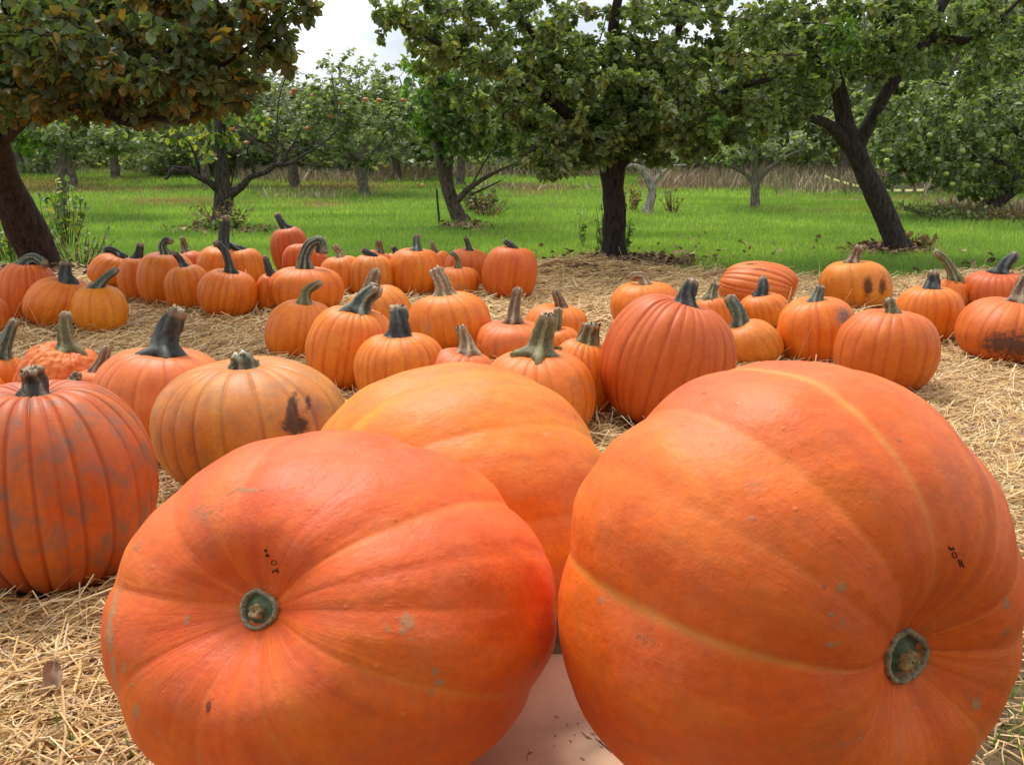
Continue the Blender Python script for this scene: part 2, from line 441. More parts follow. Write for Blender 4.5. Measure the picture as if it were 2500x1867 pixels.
def stem_mesh(P0, axis, path, wpx, kind, seed, dist, flare=1.0):
    """ridged tapering stem along path (photo-pixel offsets from its foot), all at the fruit's own depth"""
    r = np.random.RandomState(seed)
    k = dist / F
    pts = [P0 - axis * .012]
    ox, oy = path[0]
    for i, (px, py) in enumerate(path):
        off = R_ * (px - ox) * k - UP * (py - oy) * k
        if i == 0: pts.append(P0 + axis * .008)
        else: pts.append(P0 + off + np.array([0, 1, 0]) * r.uniform(-.01, .01))
    rad = wpx * k / 2 * 1.12
    n = 30; q, _ = resample(pts, np.ones(len(pts)), n)
    T, A, B = frames(q)
    s = np.concatenate([[0], np.cumsum(np.linalg.norm(np.diff(q, axis=0), axis=1))]); Ls = s[-1]; s = s / Ls
    prof = (1.08 - .42 * s) + flare * (1.15 * np.exp(-(s / .17) ** 2)) + r.uniform(-.02, .14) * np.exp(-((s - .97) / .07) ** 2)
    seg = 40; th = np.linspace(0, 2 * math.pi, seg, endpoint=False)
    nl = r.choice([5, 5, 6, 7]); ph = r.uniform(0, 6); tw = r.uniform(-1.2, 1.2)
    ang = nl * (th[None, :] + tw * s[:, None]) + ph
    ridge = (np.abs(np.cos(ang / 2)) ** 1.4)
    amp = .30 + .45 * np.exp(-(s / .12) ** 2)
    amp = np.minimum(amp, .8)
    rr = rad * prof[:, None] * (1 - amp[:, None] * ridge) * (1 + .07 * r.randn(1, seg) * (s[:, None] > .1))
    V = q[:, None, :] + rr[..., None] * (A[:, None, :] * np.cos(th)[None, :, None] + B[:, None, :] * np.sin(th)[None, :, None])
    V = V.reshape(-1, 3)
    V += (vnoise(V * 90, seed, 2) - .5)[:, None] * np.repeat(A, seg, 0) * rad * .22
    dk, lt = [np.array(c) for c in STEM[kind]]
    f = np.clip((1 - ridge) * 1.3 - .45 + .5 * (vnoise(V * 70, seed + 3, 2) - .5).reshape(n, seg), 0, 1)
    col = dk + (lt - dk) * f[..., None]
    tip = np.clip((s - .86) / .1, 0, 1)[:, None, None] * (.75 if kind != 'X' else .3)
    col = col * (1 - tip) + np.array([.34, .25, .16]) * tip
    ft = np.exp(-(s / .07) ** 2)[:, None, None] * .5
    col = col * (1 - ft) + np.array([.26, .20, .07]) * ft
    col = col.reshape(-1, 3)
    # cut end: sunken, pithy
    e = q[-1] + T[-1] * rad * .12; inner = q[-1][None, :] + (V[-seg:] - q[-1]) * .55 + T[-1] * rad * .22
    inner = inner + r.randn(seg, 3) * rad * .10
    V = np.vstack([V, inner, e - T[-1] * rad * .35]); b = (n - 1) * seg; b2 = n * seg; j = np.arange(seg); j2 = (j + 1) % seg
    fs = [grid_faces(n, seg), np.stack([b + j, b + j2, b2 + j2, b2 + j], -1), np.stack([b2 + j, b2 + j2, np.full(seg, len(V) - 1)], -1)]
    pith = np.array([.46, .36, .22]) if kind != 'X' else np.array([.80, .80, .62])
    col = np.vstack([col, np.tile(pith, (seg, 1)) * r.uniform(.7, 1.1, (seg, 1)), [pith * .5]])
    return V, fs, col

BODIES = []
def pumpkin(label, bbox, ckey, stem, ribs=20, depth=.018, res=1.0, dirt=0.0, marks=(), a=.70, b=.92, lean=None, name='pumpkin',
            group='pumpkins set out on the straw', seed=None, rot=None, flare=1.0, bumpy=0.0, dim=.15):
    seed = seed or (len(BODIES) * 13 + 5); r = np.random.RandomState(seed)
    x0, y0, x1, y1 = bbox; wpx = x1 - x0
    nth = int(np.clip(wpx * .9 * res, 120, 520)); ntt = int(nth * .5)
    t, rho, z = unit_body(ntt, nth, a, b, dim)
    th = np.linspace(0, 2 * math.pi, nth, endpoint=False)
    depth *= .68 if depth <= .026 else .72
    # rib seams, unevenly spaced
    g = np.cumsum(r.uniform(.6, 1.4, ribs)); g = g / g[-1] * 2 * math.pi + r.uniform(0, 6)
    d = np.abs((th[:, None] - g[None, :] + math.pi) % (2 * math.pi) - math.pi)
    wob = r.uniform(.5, 1.3, ribs)
    dn = d.min(1); wi = wob[d.argmin(1)]
    sp = 2 * math.pi / ribs
    lw = max(.07, 1.1 * 2 * math.pi / nth / sp)
    sh = np.exp(-(dn / (sp * lw)) ** 2) * wi; soft = np.exp(-(dn / (sp * .26)) ** 2) * wi
    lob = 1 + .02 * np.cos(2 * th + r.uniform(0, 6)) + .018 * np.cos(3 * th + r.uniform(0, 6))
    fac = lob[None, :] * (1 - depth * .36 * soft[None, :] - depth * .8 * sh[None, :])
    poleup = (1 + 0 * t)
    X = rho[:, None] * fac * np.cos(th)[None, :]; Yv = rho[:, None] * fac * np.sin(th)[None, :]
    # ribs also crease the shoulders
    zz = z[:, None] - (depth * .9 * soft + depth * .8 * sh)[None, :] * np.clip(np.cos(t), -1, 1)[:, None] * rho[:, None] ** .5
    U = np.stack([X, Yv, zz], -1).reshape(-1, 3)
    sk = r.uniform(-.05, .05, 2); U[:, 0] += sk[0] * U[:, 2]; U[:, 1] += sk[1] * U[:, 2]
    U += (U / (np.linalg.norm(U, axis=1)[:, None] + 1e-6)) * ((vnoise(U * 1.6 + seed, seed, 2) - .5) * .07 + (vnoise(U * 7 + seed, seed, 3) - .5) * bumpy)[:, None]
    # lean so that the stem end stands where it does
    if rot is None:
        bx = stem[0][0][0] if stem else (x0 + x1) / 2
        s = np.clip(2 * (bx - (x0 + x1) / 2) / (y1 - y0), -.45, .45) if lean is None else lean
        Rm = np.array(Matrix.Rotation(math.asin(s), 3, 'Y')) @ np.array(Matrix.Rotation(r.uniform(-.05, .05), 3, 'X')) @ np.array(Matrix.Rotation(r.uniform(0, 6), 3, 'Z'))
    else: Rm = rot
    ctr, S = fit(U[::max(1, len(U) // 6000)], Rm, bbox, .01)
    ctr, S = fit(U[::max(1, len(U) // 6000)], Rm, bbox, float(ground_z(ctr[0], ctr[1])) + .004)
    Wd = (U @ Rm.T) * S + ctr
    base_loc = np.array([ctr[0], ctr[1], 0])
    root = thing(name, label, 'pumpkin', base_loc, group)
    c = np.array(COL[ckey]) * np.array([1, .86, .55]) * (1 + r.uniform(-.06, .06, 3) * np.array([.5, 1, 1]))
    polef = np.exp(-(rho / .35) ** 2) * (t < 1.6)
    col = np.tile(c, (len(U), 1))
    bvh = BVHTree.FromPolygons([Vector(v) for v in Wd], grid_faces(ntt, nth).tolist()) if marks else None
    mk = make_marks(Wd, None, marks, bvh) if marks else np.zeros((len(U), 4))
    stre = np.stack([np.cos(th)[None, :] * np.ones(ntt)[:, None] * 2.5, np.sin(th)[None, :] * np.ones(ntt)[:, None] * 2.5, t[:, None] * .55 * np.ones(nth) + seed], -1).reshape(-1, 3)
    stre = np.hstack([stre, np.ones((len(stre), 1))])
    gm = (sh[None, :] * np.clip(rho, .25, 1)[:, None]).reshape(-1)
    fs = grid_faces(ntt, nth)[:, ::-1]
    V = np.vstack([Wd, Wd[:nth].mean(0), Wd[-nth:].mean(0)])
    k = len(Wd); j = np.arange(nth); j2 = (j + 1) % nth
    tri = np.vstack([np.stack([j, j2, np.full(nth, k)], -1), np.stack([(ntt - 1) * nth + j2, (ntt - 1) * nth + j, np.full(nth, k + 1)], -1)])
    ext = lambda A_: np.concatenate([A_, A_[:1], A_[-1:]], 0)
    dk = np.full(len(V), dirt)
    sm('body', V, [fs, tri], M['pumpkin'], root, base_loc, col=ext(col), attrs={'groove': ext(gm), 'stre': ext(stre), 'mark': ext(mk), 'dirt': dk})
    if stem:
        path, sw, kind = stem
        P0 = Wd[:nth].mean(0); ax = Rm @ np.array([0, 0, 1.0])
        dist = (P0 - C0) @ FWD
        Vs, fs_, cs = stem_mesh(P0, ax, path, sw, kind, seed + 2, dist, flare)
        so = sm('stem', Vs, fs_, M['stem'], root, base_loc, col=cs)
    BODIES.append((Wd[::17], ctr, S))
    return root, Wd, fs
# ------------------------------------------------------------------ the pumpkins on the straw
BK = (.045, .022, .014); TN = (.40, .27, .14); GR = (.16, .13, .10)
PK = [
 # label, (x0,y0,x1,y1), colour, (stem path, width, kind), options
 ('big deep ribbed bruised pumpkin with a stubby brown stem, at the left edge in front', (-186, 926, 388, 1450), 'D', ([(99, 966), (97, 935), (91, 900)], 66, 'N'), dict(ribs=24, depth=.034, dirt=.95, flare=2.0, a=.86, seed=11)),
 ('squat beige orange pumpkin with a snapped pale stem stub and brown scab on its side', (365, 868, 861, 1222), 'V', ([(601, 905), (598, 895), (592, 880)], 74, 'X'), dict(ribs=22, depth=.022, dirt=.55, a=.84, flare=1.3, seed=12,
     marks=[(712, 1000, 12, 45, BK, 1.05), (722, 1038, 28, 22, BK, 1.1), (752, 985, 8, 28, BK, .72), (545, 1065, 24, 6, (.45, .2, .06), .6)])),
 ('pink orange pumpkin with a thick tall black stem leaning right, behind the squat beige one', (222, 846, 572, 1120), 'P', ([(413, 853), (420, 800), (448, 738)], 62, 'K'), dict(ribs=16, depth=.012, flare=1.2, dirt=.1, seed=13)),
 ('warty pumpkin with a tall brown and green flared stem near the left edge', (28, 832, 262, 1046), 'P', ([(172, 846), (168, 800), (168, 757)], 40, 'O'), dict(ribs=26, depth=.022, bumpy=.10, flare=1.7, seed=14)),
 ('small pumpkin with a pointed brown stem squeezed behind the pink black-stemmed one', (160, 897, 330, 1066), 'P', ([(243, 900), (255, 868), (262, 838)], 30, 'B'), dict(ribs=18)),
 ('pumpkin almost hidden behind the big bruised one, only its grey stub stem shows', (112, 932, 262, 1090), 'O', ([(188, 938), (192, 918), (196, 908)], 36, 'G'), dict(ribs=18)),
 ('orange pumpkin cut by the left edge with a long grey green stem leaning right', (-75, 862, 72, 1016), 'O', ([(14, 866), (28, 820), (50, 772)], 34, 'G'), dict(ribs=16)),
 ('plain orange pumpkin showing a sliver at the left edge above the big bruised one', (-140, 905, 24, 1070), 'O', None, dict(ribs=16)),
 ('red orange pumpkin cut by the left edge, below the one with the curled stem', (-105, 722, 28, 826), 'Q', None, dict(ribs=18)),
 ('ribbed orange pumpkin at the left edge, dark striped stem curled flat on its top', (-12, 640, 146, 790), 'Q', ([(72, 655), (78, 640), (96, 638), (118, 650)], 32, 'S'), dict(ribs=24, depth=.022)),
 ('small pumpkin peeking out at the left edge behind the curled-stem one', (-62, 652, 56, 750), 'O', ([(40, 655), (41, 645), (42, 636)], 16, 'K'), dict(ribs=16)),
 ('wide orange pumpkin with a split dark double stem, left of the bright yellow orange one', (53, 675, 235, 804), 'O', ([(165, 678), (161, 655), (160, 628)], 34, 'K'), dict(ribs=18, depth=.02)),
 ('bright yellow orange pumpkin with a green stem slanting to a tan tip at right', (171, 695, 315, 817), 'Y', ([(245, 698), (262, 672), (290, 650)], 26, 'G'), dict(ribs=16)),
 ('orange pumpkin beside the left trunk with a dark stem hooked over to the left', (212, 616, 338, 705), 'O', ([(303, 620), (292, 606), (272, 598), (264, 612)], 18, 'K'), dict(ribs=18)),
 ('orange pumpkin with a short grey upright stem in the back left row', (285, 628, 392, 736), 'O', ([(340, 631), (345, 612), (349, 594)], 23, 'K'), dict(ribs=16)),
 ('tall broad pumpkin with a striped stem curling right at its top, back left row', (332, 614, 480, 750), 'O', ([(411, 616), (404, 594), (413, 578), (426, 582)], 20, 'S'), dict(ribs=18, depth=.012)),
 ('orange pumpkin with a pointed brown stem half hidden in the back left row', (424, 612, 508, 690), 'Q', ([(455, 614), (450, 595), (446, 575)], 18, 'B'), dict(ribs=18)),
 ('round orange pumpkin with a short dark stem leaning left, front of the back left row', (399, 646, 519, 762), 'O', ([(452, 648), (442, 630), (427, 610)], 18, 'K'), dict(ribs=18)),
 ('round orange pumpkin with a long thin grey stem bending up and left', (480, 655, 631, 777), 'O', ([(568, 657), (564, 630), (553, 598), (533, 579)], 20, 'K'), dict(ribs=20, depth=.02)),
 ('orange pumpkin with a tall straight dark stem at the back of the left row', (478, 600, 600, 700), 'O', ([(566, 602), (568, 565), (575, 523)], 24, 'K'), dict(ribs=18, lean=.2)),
 ('ribbed orange pumpkin with a dark stem curling low to the left, back row', (545, 606, 652, 702), 'O', ([(592, 609), (580, 600), (566, 592)], 18, 'K'), dict(ribs=22, depth=.024)),
 ('narrow orange pumpkin with a small pointed dark stem, between two wider ones', (620, 668, 702, 764), 'O', ([(670, 670), (662, 648), (653, 620)], 19, 'K'), dict(ribs=16)),
 ('wide flat orange pumpkin with a thick green stem arched over like a handle', (651, 650, 841, 764), 'O', ([(749, 655), (748, 622), (762, 592), (786, 585), (794, 612)], 27, 'S'), dict(ribs=18, depth=.02, flare=.7)),
 ('red brown pumpkin standing highest at the back with a dark stem slanting up left', (659, 553, 759, 672), 'R', ([(700, 558), (689, 540), (677, 520)], 20, 'K'), dict(ribs=18, depth=.012)),
 ('orange pumpkin behind the arched-stem one, below the highest pumpkin', (688, 595, 778, 698), 'Q', None, dict(ribs=18)),
 ('small orange pumpkin with a dark pointed stem just right of the arched stem', (752, 613, 806, 688), 'Q', ([(783, 615), (783, 598), (784, 573)], 15, 'K'), dict(ribs=16)),
 ('orange pumpkin with a curved pale striped stem in the back middle row', (779, 624, 892, 724), 'O', ([(832, 626), (829, 610), (818, 597)], 20, 'T'), dict(ribs=18, depth=.02)),
 ('tan orange pumpkin with a dark stem lying over to the left, back middle row', (852, 622, 966, 730), 'T', ([(913, 625), (901, 614), (888, 605)], 19, 'K'), dict(ribs=18)),
 ('small pumpkin behind with an upright brown stem, back middle row', (877, 610, 962, 694), 'Q', ([(930, 612), (930, 598), (929, 581)], 20, 'B'), dict(ribs=18)),
 ('pumpkin hidden at the back with only a short dark stem tip, back middle row', (936, 616, 1002, 680), 'O', ([(968, 618), (966, 610), (960, 600)], 16, 'K'), dict(ribs=16)),
 ('tall egg shaped orange pumpkin with an upright grey green stem, back middle row', (946, 605, 1082, 725), 'O', ([(1019, 607), (1020, 590), (1021, 567)], 23, 'G'), dict(ribs=18, depth=.012)),
 ('small pumpkin with a thin brown stem leaning left, behind the egg shaped one', (1047, 612, 1108, 692), 'O', ([(1063, 614), (1056, 600), (1050, 585)], 15, 'B'), dict(ribs=18)),
 ('orange pumpkin with a thin green stem curving left, in front of the back middle row', (1060, 650, 1171, 728), 'O', ([(1116, 652), (1115, 632), (1108, 618), (1098, 614)], 14, 'O'), dict(ribs=18, marks=[(1128, 700, 22, 12, (.42, .2, .09), .62)])),
 ('red orange pumpkin with a slim dark stem, left of the smooth blocky one', (1084, 605, 1200, 706), 'Q', ([(1147, 607), (1144, 590), (1137, 572)], 15, 'K'), dict(ribs=18)),
 ('smooth blocky red orange pumpkin at the right end of the back middle row', (1176, 600, 1312, 735), 'Q', ([(1265, 603), (1258, 590), (1244, 580)], 18, 'K'), dict(ribs=16, depth=.010, a=.66, lean=.1)),
 # middle group
 ('orange pumpkin with a tan stem bending right, left end of the middle group', (645, 730, 822, 882), 'O', ([(757, 742), (762, 712), (778, 696), (796, 690)], 27, 'O'), dict(ribs=20, depth=.02, lean=.12)),
 ('orange ribbed pumpkin with a thick dark olive stem leaning right in the middle group', (745, 745, 968, 958), 'O', ([(889, 764), (905, 730), (938, 704)], 52, 'S'), dict(ribs=22, depth=.024, dirt=.1, lean=.16)),
 ('yellow orange pumpkin with a ragged brown stem behind the dark-olive-stemmed one', (845, 695, 1012, 836), 'Y', ([(905, 702), (906, 680), (915, 652)], 36, 'B'), dict(ribs=18, dirt=.35)),
 ('orange pumpkin with a fat pale club-like stem bent left, middle group', (993, 710, 1200, 866), 'O', ([(1084, 738), (1078, 705), (1062, 672)], 44, 'T'), dict(ribs=20, depth=.02, marks=[(1043, 800, 12, 26, (.45, .24, .15), .6)])),
 ('orange pumpkin with a black bell shaped stem in front of the middle group', (863, 811, 1092, 995), 'O', ([(968, 836), (970, 800), (968, 766)], 56, 'K'), dict(ribs=22, depth=.026, lean=-.04)),
 ('pink pumpkin with a slender brown upright stem in the middle group', (1157, 779, 1352, 890), 'P', ([(1255, 786), (1257, 742), (1266, 702)], 32, 'B'), dict(ribs=22, depth=.018, dirt=.25)),
 ('low pink pumpkin with a short grey stem right behind the giant striped one', (1027, 848, 1212, 1000), 'P', ([(1137, 850), (1132, 815), (1123, 786)], 40, 'T'), dict(ribs=20, dirt=.45)),
 ('small orange pumpkin with a thin brown stem at the back of the middle group', (1281, 740, 1434, 838), 'O', ([(1367, 741), (1364, 722), (1354, 702)], 26, 'B'), dict(ribs=18)),
 ('orange pumpkin with a worn olive stem, wedged behind the tall flared stem', (1318, 797, 1424, 884), 'O', ([(1355, 799), (1357, 775), (1361, 745)], 28, 'O'), dict(ribs=16)),
 ('orange pumpkin with a tall olive stem flared like claws at its foot, middle group', (1173, 850, 1456, 1080), 'O', ([(1316, 864), (1324, 815), (1338, 762)], 56, 'O'), dict(ribs=20, depth=.02, flare=1.7, dirt=.28)),
 ('orange pumpkin with a messy dark lumpy stem beside the dark red one', (1338, 825, 1512, 1020), 'O', ([(1440, 846), (1444, 822), (1450, 795)], 56, 'O'), dict(ribs=20, depth=.018, flare=.9)),
 # right group
 ('large dark red heavily ribbed pumpkin with a bluish black stem', (1462, 717, 1799, 1050), 'R', ([(1676, 746), (1682, 715), (1697, 684)], 46, 'K'), dict(ribs=30, depth=.028, a=.80, flare=1.0, seed=77)),
 ('orange pumpkin with a pale tan twisted stem behind the dark red one', (1490, 687, 1662, 810), 'O', ([(1572, 704), (1566, 682), (1549, 678), (1543, 686)], 25, 'T'), dict(ribs=18)),
 ('small orange pumpkin with an olive stem just right behind the dark red one', (1690, 724, 1792, 816), 'O', ([(1733, 726), (1738, 706), (1746, 688)], 30, 'O'), dict(ribs=16)),
 ('pumpkin with a stubby black stem in front of the one lying on its side', (1803, 712, 1932, 806), 'O', ([(1857, 716), (1860, 696), (1864, 674)], 31, 'K'), dict(ribs=18)),
 ('narrow yellowish pumpkin with a long grey olive stem leaning left', (1757, 778, 1914, 900), 'T', ([(1808, 780), (1800, 745), (1780, 710)], 38, 'G'), dict(ribs=16, depth=.014, a=.72, flare=.5)),
 ('orange pumpkin with a green bruise on its right and a spreading pale stem', (1895, 723, 2092, 893), 'O', ([(1985, 728), (1992, 708), (1998, 690)], 30, 'G'), dict(ribs=18, depth=.016, flare=1.5, marks=[(2062, 775, 26, 32, GR, .8)])),
 ('yellow orange pumpkin with two black scabs side by side and a brown stem', (1998, 636, 2180, 760), 'T', ([(2083, 643), (2090, 622), (2097, 600)], 29, 'B'), dict(ribs=18, depth=.018, marks=[(2120, 698, 11, 23, BK, 1.0), (2155, 699, 10, 20, BK, .95)])),
 ('round orange red pumpkin with a short hooked olive stem, nearest of the right group', (2034, 753, 2298, 962), 'Q', ([(2173, 763), (2170, 745), (2162, 727)], 36, 'O'), dict(ribs=20, depth=.022, a=.74, seed=91)),
 ('orange pumpkin with a pointed black green stem, third from the right edge', (2178, 697, 2356, 836), 'O', ([(2265, 698), (2269, 678), (2269, 655)], 37, 'K'), dict(ribs=20, depth=.018)),
 ('small orange pumpkin with a very long curved olive stem leaning left', (2278, 680, 2368, 762), 'O', ([(2337, 688), (2330, 660), (2315, 635), (2292, 618)], 24, 'O'), dict(ribs=16, lean=.1)),
 ('dull red pumpkin with a dark horn-like stem curving right, near the right edge', (2343, 660, 2530, 770), 'R', ([(2437, 661), (2448, 635), (2478, 612)], 31, 'K'), dict(ribs=20, depth=.02)),
 ('orange pumpkin at the right edge with a black rotten patch low on its side', (2330, 724, 2600, 892), 'Q', ([(2478, 736), (2486, 705), (2500, 674)], 44, 'B'), dict(ribs=24, depth=.024, seed=95, marks=[(2440, 838, 34, 30, (.06, .035, .03), .85), (2482, 845, 36, 34, (.06, .035, .03), .85), (2410, 845, 16, 14, (.06, .035, .03), .7)])),
]
for i, (lab, bb, ck, st, kw) in enumerate(PK):
    kw.setdefault('seed', 200 + i * 7)
    pumpkin(lab, bb, ck, st, **kw)

# the striped one lying on its side: its axis points left and slightly down to the camera
Rside = np.array(Matrix.Rotation(math.radians(-28), 3, 'Z') @ Matrix.Rotation(math.radians(-78), 3, 'Y') @ Matrix.Rotation(math.radians(12), 3, 'Z'))
pumpkin('pink orange pumpkin tipped on its side, ribs running across, brown crease on top', (1753, 637, 1949, 756), 'P', None,
        ribs=24, depth=.034, rot=Rside, a=.80, seed=501, marks=[(1832, 645, 18, 3, BK, .8), (1850, 657, 16, 3, BK, .7), (1868, 660, 8, 3, BK, .6)])
# ------------------------------------------------------------------ the giant pumpkins in front
def giant(label, bbox, z0, alpha, beta, grooves, marks, seed, scar=True, a=.84, b=.94, dim=.28, dimw=.30, tone=(1, 1, 1), pear=0.0, scar_r=.078):
    r = np.random.RandomState(seed)
    nth, ntt = 620, 330
    t, rho, z = unit_body(ntt, nth, a, b, dim, dimw, .12)
    th = np.linspace(0, 2 * math.pi, nth, endpoint=False)
    fac = np.ones(nth); gy = np.zeros(nth)
    low = np.ones(nth)
    gs = sorted([(math.radians(g[0]), *g[1:]) for g in grooves])
    for (ga, dp, wd, yl) in gs:
        d = np.abs((th - ga + math.pi) % (2 * math.pi) - math.pi)
        fac -= dp * .8 * np.exp(-(d / wd) ** 2); fac -= dp * .12 * np.exp(-(d / .035) ** 2)
        gy = np.maximum(gy, yl * np.exp(-(d / .022) ** 2))
    prof = np.clip(rho, 0, 1) ** .8
    F2 = 1 + (fac - 1)[None, :] * prof[:, None] * (1.0)
    X = rho[:, None] * F2 * np.cos(th); Yv = rho[:, None] * F2 * np.sin(th)
    zz = z[:, None] * (1 + (fac - 1)[None, :] * 1.0 * (rho[:, None] ** .6)) * .86
    U = np.stack([X, Yv, zz], -1).reshape(-1, 3)
    n1 = vnoise(U * 1.5 + seed, seed, 2) - .5; n2 = vnoise(U * 5.5 + seed, seed, 2) - .5
    U = U * (1 +   .10 * n1 * np.repeat(prof, nth) + .022 * n2 * np.repeat(prof, nth))[:, None]
    # axis: measured from the line of sight to the fruit, alpha to the right, beta upwards
    s = ray((bbox[0] + bbox[2]) / 2, (bbox[1] + bbox[3]) / 2); s /= np.linalg.norm(s)
    rt = np.cross(s, [0, 0, 1.0]); rt /= np.linalg.norm(rt); up = np.cross(rt, s)
    al, be = math.radians(alpha), math.radians(beta)
    ax = -s * math.cos(al) * math.cos(be) + rt * math.sin(al) * math.cos(be) + up * math.sin(be)
    e1 = rt - ax * (rt @ ax)
    if np.linalg.norm(e1) < .2: e1 = up - ax * (up @ ax)
    e1 /= np.linalg.norm(e1); e2 = np.cross(ax, e1)
    Rm = np.stack([e1, e2, ax], 1)
    ctr, S = fit(U[::23], Rm, bbox, z0)
    Wd = (U @ Rm.T) * S + ctr
    # the underside settles flat on what carries it
    Wd[:, 2] = np.maximum(Wd[:, 2], z0 + .0)
    root = thing('giant_pumpkin', label, 'giant pumpkin', (ctr[0], ctr[1], z0), 'giant pumpkins in front')
    fs = grid_faces(ntt, nth)[:, ::-1]
    bvh = BVHTree.FromPolygons([Vector(v) for v in Wd], fs.tolist())
    mk = make_marks(Wd, None, marks, bvh)
    c = np.array([.80, .108, .004]) * np.array(tone)
    stre = np.stack([np.cos(th)[None, :] * np.ones(ntt)[:, None] * 2.3, np.sin(th)[None, :] * np.ones(ntt)[:, None] * 2.3, t[:, None] * .5 * np.ones(nth) + seed, np.ones((ntt, nth))], -1).reshape(-1, 4)
    gm = (gy[None, :] * np.clip(rho, .2, 1)[:, None]).reshape(-1) * (.55 + .6 * vnoise(U * 3 + 5, seed + 1, 2))
    k = len(Wd); j = np.arange(nth); j2 = (j + 1) % nth
    V = np.vstack([Wd, Wd[:nth].mean(0), Wd[-nth:].mean(0)])
    tri = np.vstack([np.stack([j, j2, np.full(nth, k)], -1), np.stack([(ntt - 1) * nth + j2, (ntt - 1) * nth + j, np.full(nth, k + 1)], -1)])
    ext = lambda A_: np.concatenate([A_, A_[:1], A_[-1:]], 0)
    sm('body', V, [fs, tri], M['giant'], root, root.location, col=np.tile(c, (len(V), 1)),
       attrs={'groove': ext(gm), 'stre': ext(stre), 'mark': ext(mk), 'dirt': np.full(len(V), .06)})
    BODIES.append((Wd[::37], ctr, S))
    if scar:
        P0 = Wd[:nth].mean(0); Rw = S[0]
        # disc left by the stem: corky ring, green sunken disc, tan woody core
        seg = 90; ph = np.linspace(0, 2 * math.pi, seg, endpoint=False)
        irr = 1 + .07 * np.cos(2 * ph + 1) + .04 * np.cos(3 * ph) + .014 * r.randn(seg) + .10 * np.exp(-((ph - 1.6) / .25) ** 2)
        def ringpts(rad, h):
            return P0 + ax * h + (e1[None, :] * np.cos(ph)[:, None] + e2[None, :] * np.sin(ph)[:, None]) * (rad * irr * Rw)[:, None]
        sr = scar_r
        t_lift = .004
        A = Acc(); rings = [ringpts(sr * 1.05, t_lift - .022), ringpts(sr * 1.03, t_lift + .006), ringpts(sr * .97, t_lift + .0095), ringpts(sr * .84, t_lift + .008), ringpts(sr * .81, t_lift - .001)]
        V = np.vstack(rings); V += (vnoise(V * 260, 4, 2) - .5)[:, None] * ax * .003
        A.add(V, [grid_faces(5, seg)], np.array([.30, .25, .15]) * (1 + .25 * r.randn(len(V), 1)).clip(.6, 1.5))
        scar_o = A.build('stem_scar', M['stem'], root, root.location)
        A = Acc(); rings = [ringpts(sr * .825, t_lift + .0015)] + [ringpts(sr * f_, t_lift + h) for f_, h in ((.7, .0), (.5, .003), (.36, .006), (.2, .007), (.02, .007))]
        V = np.vstack(rings); cg = np.array([.085, .115, .055]) * (1 + .3 * (vnoise(V * 120, 8, 3) - .5) * 4)[:, None].clip(.3, 2.2)
        pk = (vnoise(V * 55, 18, 2) > .62)[:, None] * .8; cg = cg * (1 - pk) + np.array([.36, .14, .06]) * pk
        A.add(V, [grid_faces(6, seg)], cg)
        A.build('sunken_disc', M['stem'], scar_o, None)
        A = Acc(); q0 = P0 + ax * (t_lift + .004) - e2 * sr * Rw * .10 * (1) 
        core = []
        for f_, h in ((.36, -.002), (.35, .008), (.30, .013), (.18, .011), (.07, .012), (.02, .004)):
            core.append(q0 + ax * h + (e1[None, :] * np.cos(ph)[:, None] + e2[None, :] * np.sin(ph)[:, None]) * (sr * Rw * f_ * (1 + .12 * np.cos(5 * ph) + .05 * r.randn(seg)))[:, None])
        V = np.vstack(core); V += (vnoise(V * 160, 14, 2) - .5)[:, None] * ax * .007
        cc = np.array([.40, .27, .12]) * (1 + (vnoise(V * 170, 24, 2) - .5) * 1.6)[:, None].clip(.35, 1.6); cc[-seg:] = (.04, .02, .01)
        A.add(V, [grid_faces(6, seg)], cc)
        A.build('woody_core', M['stem'], scar_o, None)
    return root, bvh

def fixsub(o):                                         # sub-parts are built in world space; bring them to the part
    for part in o.children:
        for sub in part.children:
            sub.data.transform(Matrix.Translation(-Vector(o.location)))

TNm = (.40, .26, .12)
gL, bvL = giant('giant orange pumpkin at left, stem scar facing the viewer, tan scuff along its left side',
    (246, 1050, 1358, 2000), .05, -28.5, 6,
    [(29, .062, .20, .35), (62, .02, .2, 0), (92, .018, .12, .22), (126, .020, .14, .25), (165, .028, .15, .6), (205, .025, .18, 0), (247, .030, .16, .45),
     (281, .020, .12, .45), (-32, .030, .18, .55), (-6, .028, .16, 0), (10, .012, .1, 0)],
    [(995, 1515, 16, 20, TNm, .95), (985, 1540, 12, 10, TNm, .8), (945, 1532, 7, 12, TNm, .8), (1000, 1560, 9, 6, TNm, .7), (1062, 1640, 10, 12, TNm, .8), (1075, 1665, 16, 12, TNm, .72),
     (1055, 1685, 8, 10, TNm, .7), (272, 1500, 12, 60, TNm, 1.0), (268, 1560, 12, 30, TNm, 1.0), (278, 1640, 11, 40, TNm, 1.0), (285, 1680, 8, 22, TNm, 1.0), (332, 1735, 10, 20, TNm, .9), (303, 1632, 8, 16, TNm, .8),
     (600, 1196, 46, 5, (.34, .22, .12), .92), (455, 1513, 7, 10, TNm, .8), (335, 1335, 18, 12, (.35, .19, .10), .75), (1310, 1620, 8, 12, TNm, .9), (1320, 1545, 12, 14, (.2, .12, .08), .6),
     (508, 1722, 6, 16, BK, 1.05), (500, 1257, 60, 26, (.40, .17, .08), .6), (560, 1200, 40, 20, (.40, .17, .08), .5), (470, 1655, 5, 5, TNm, .7), (325, 1672, 16, 4, TNm, .75)], 31, tone=(1.0, .93, .95))
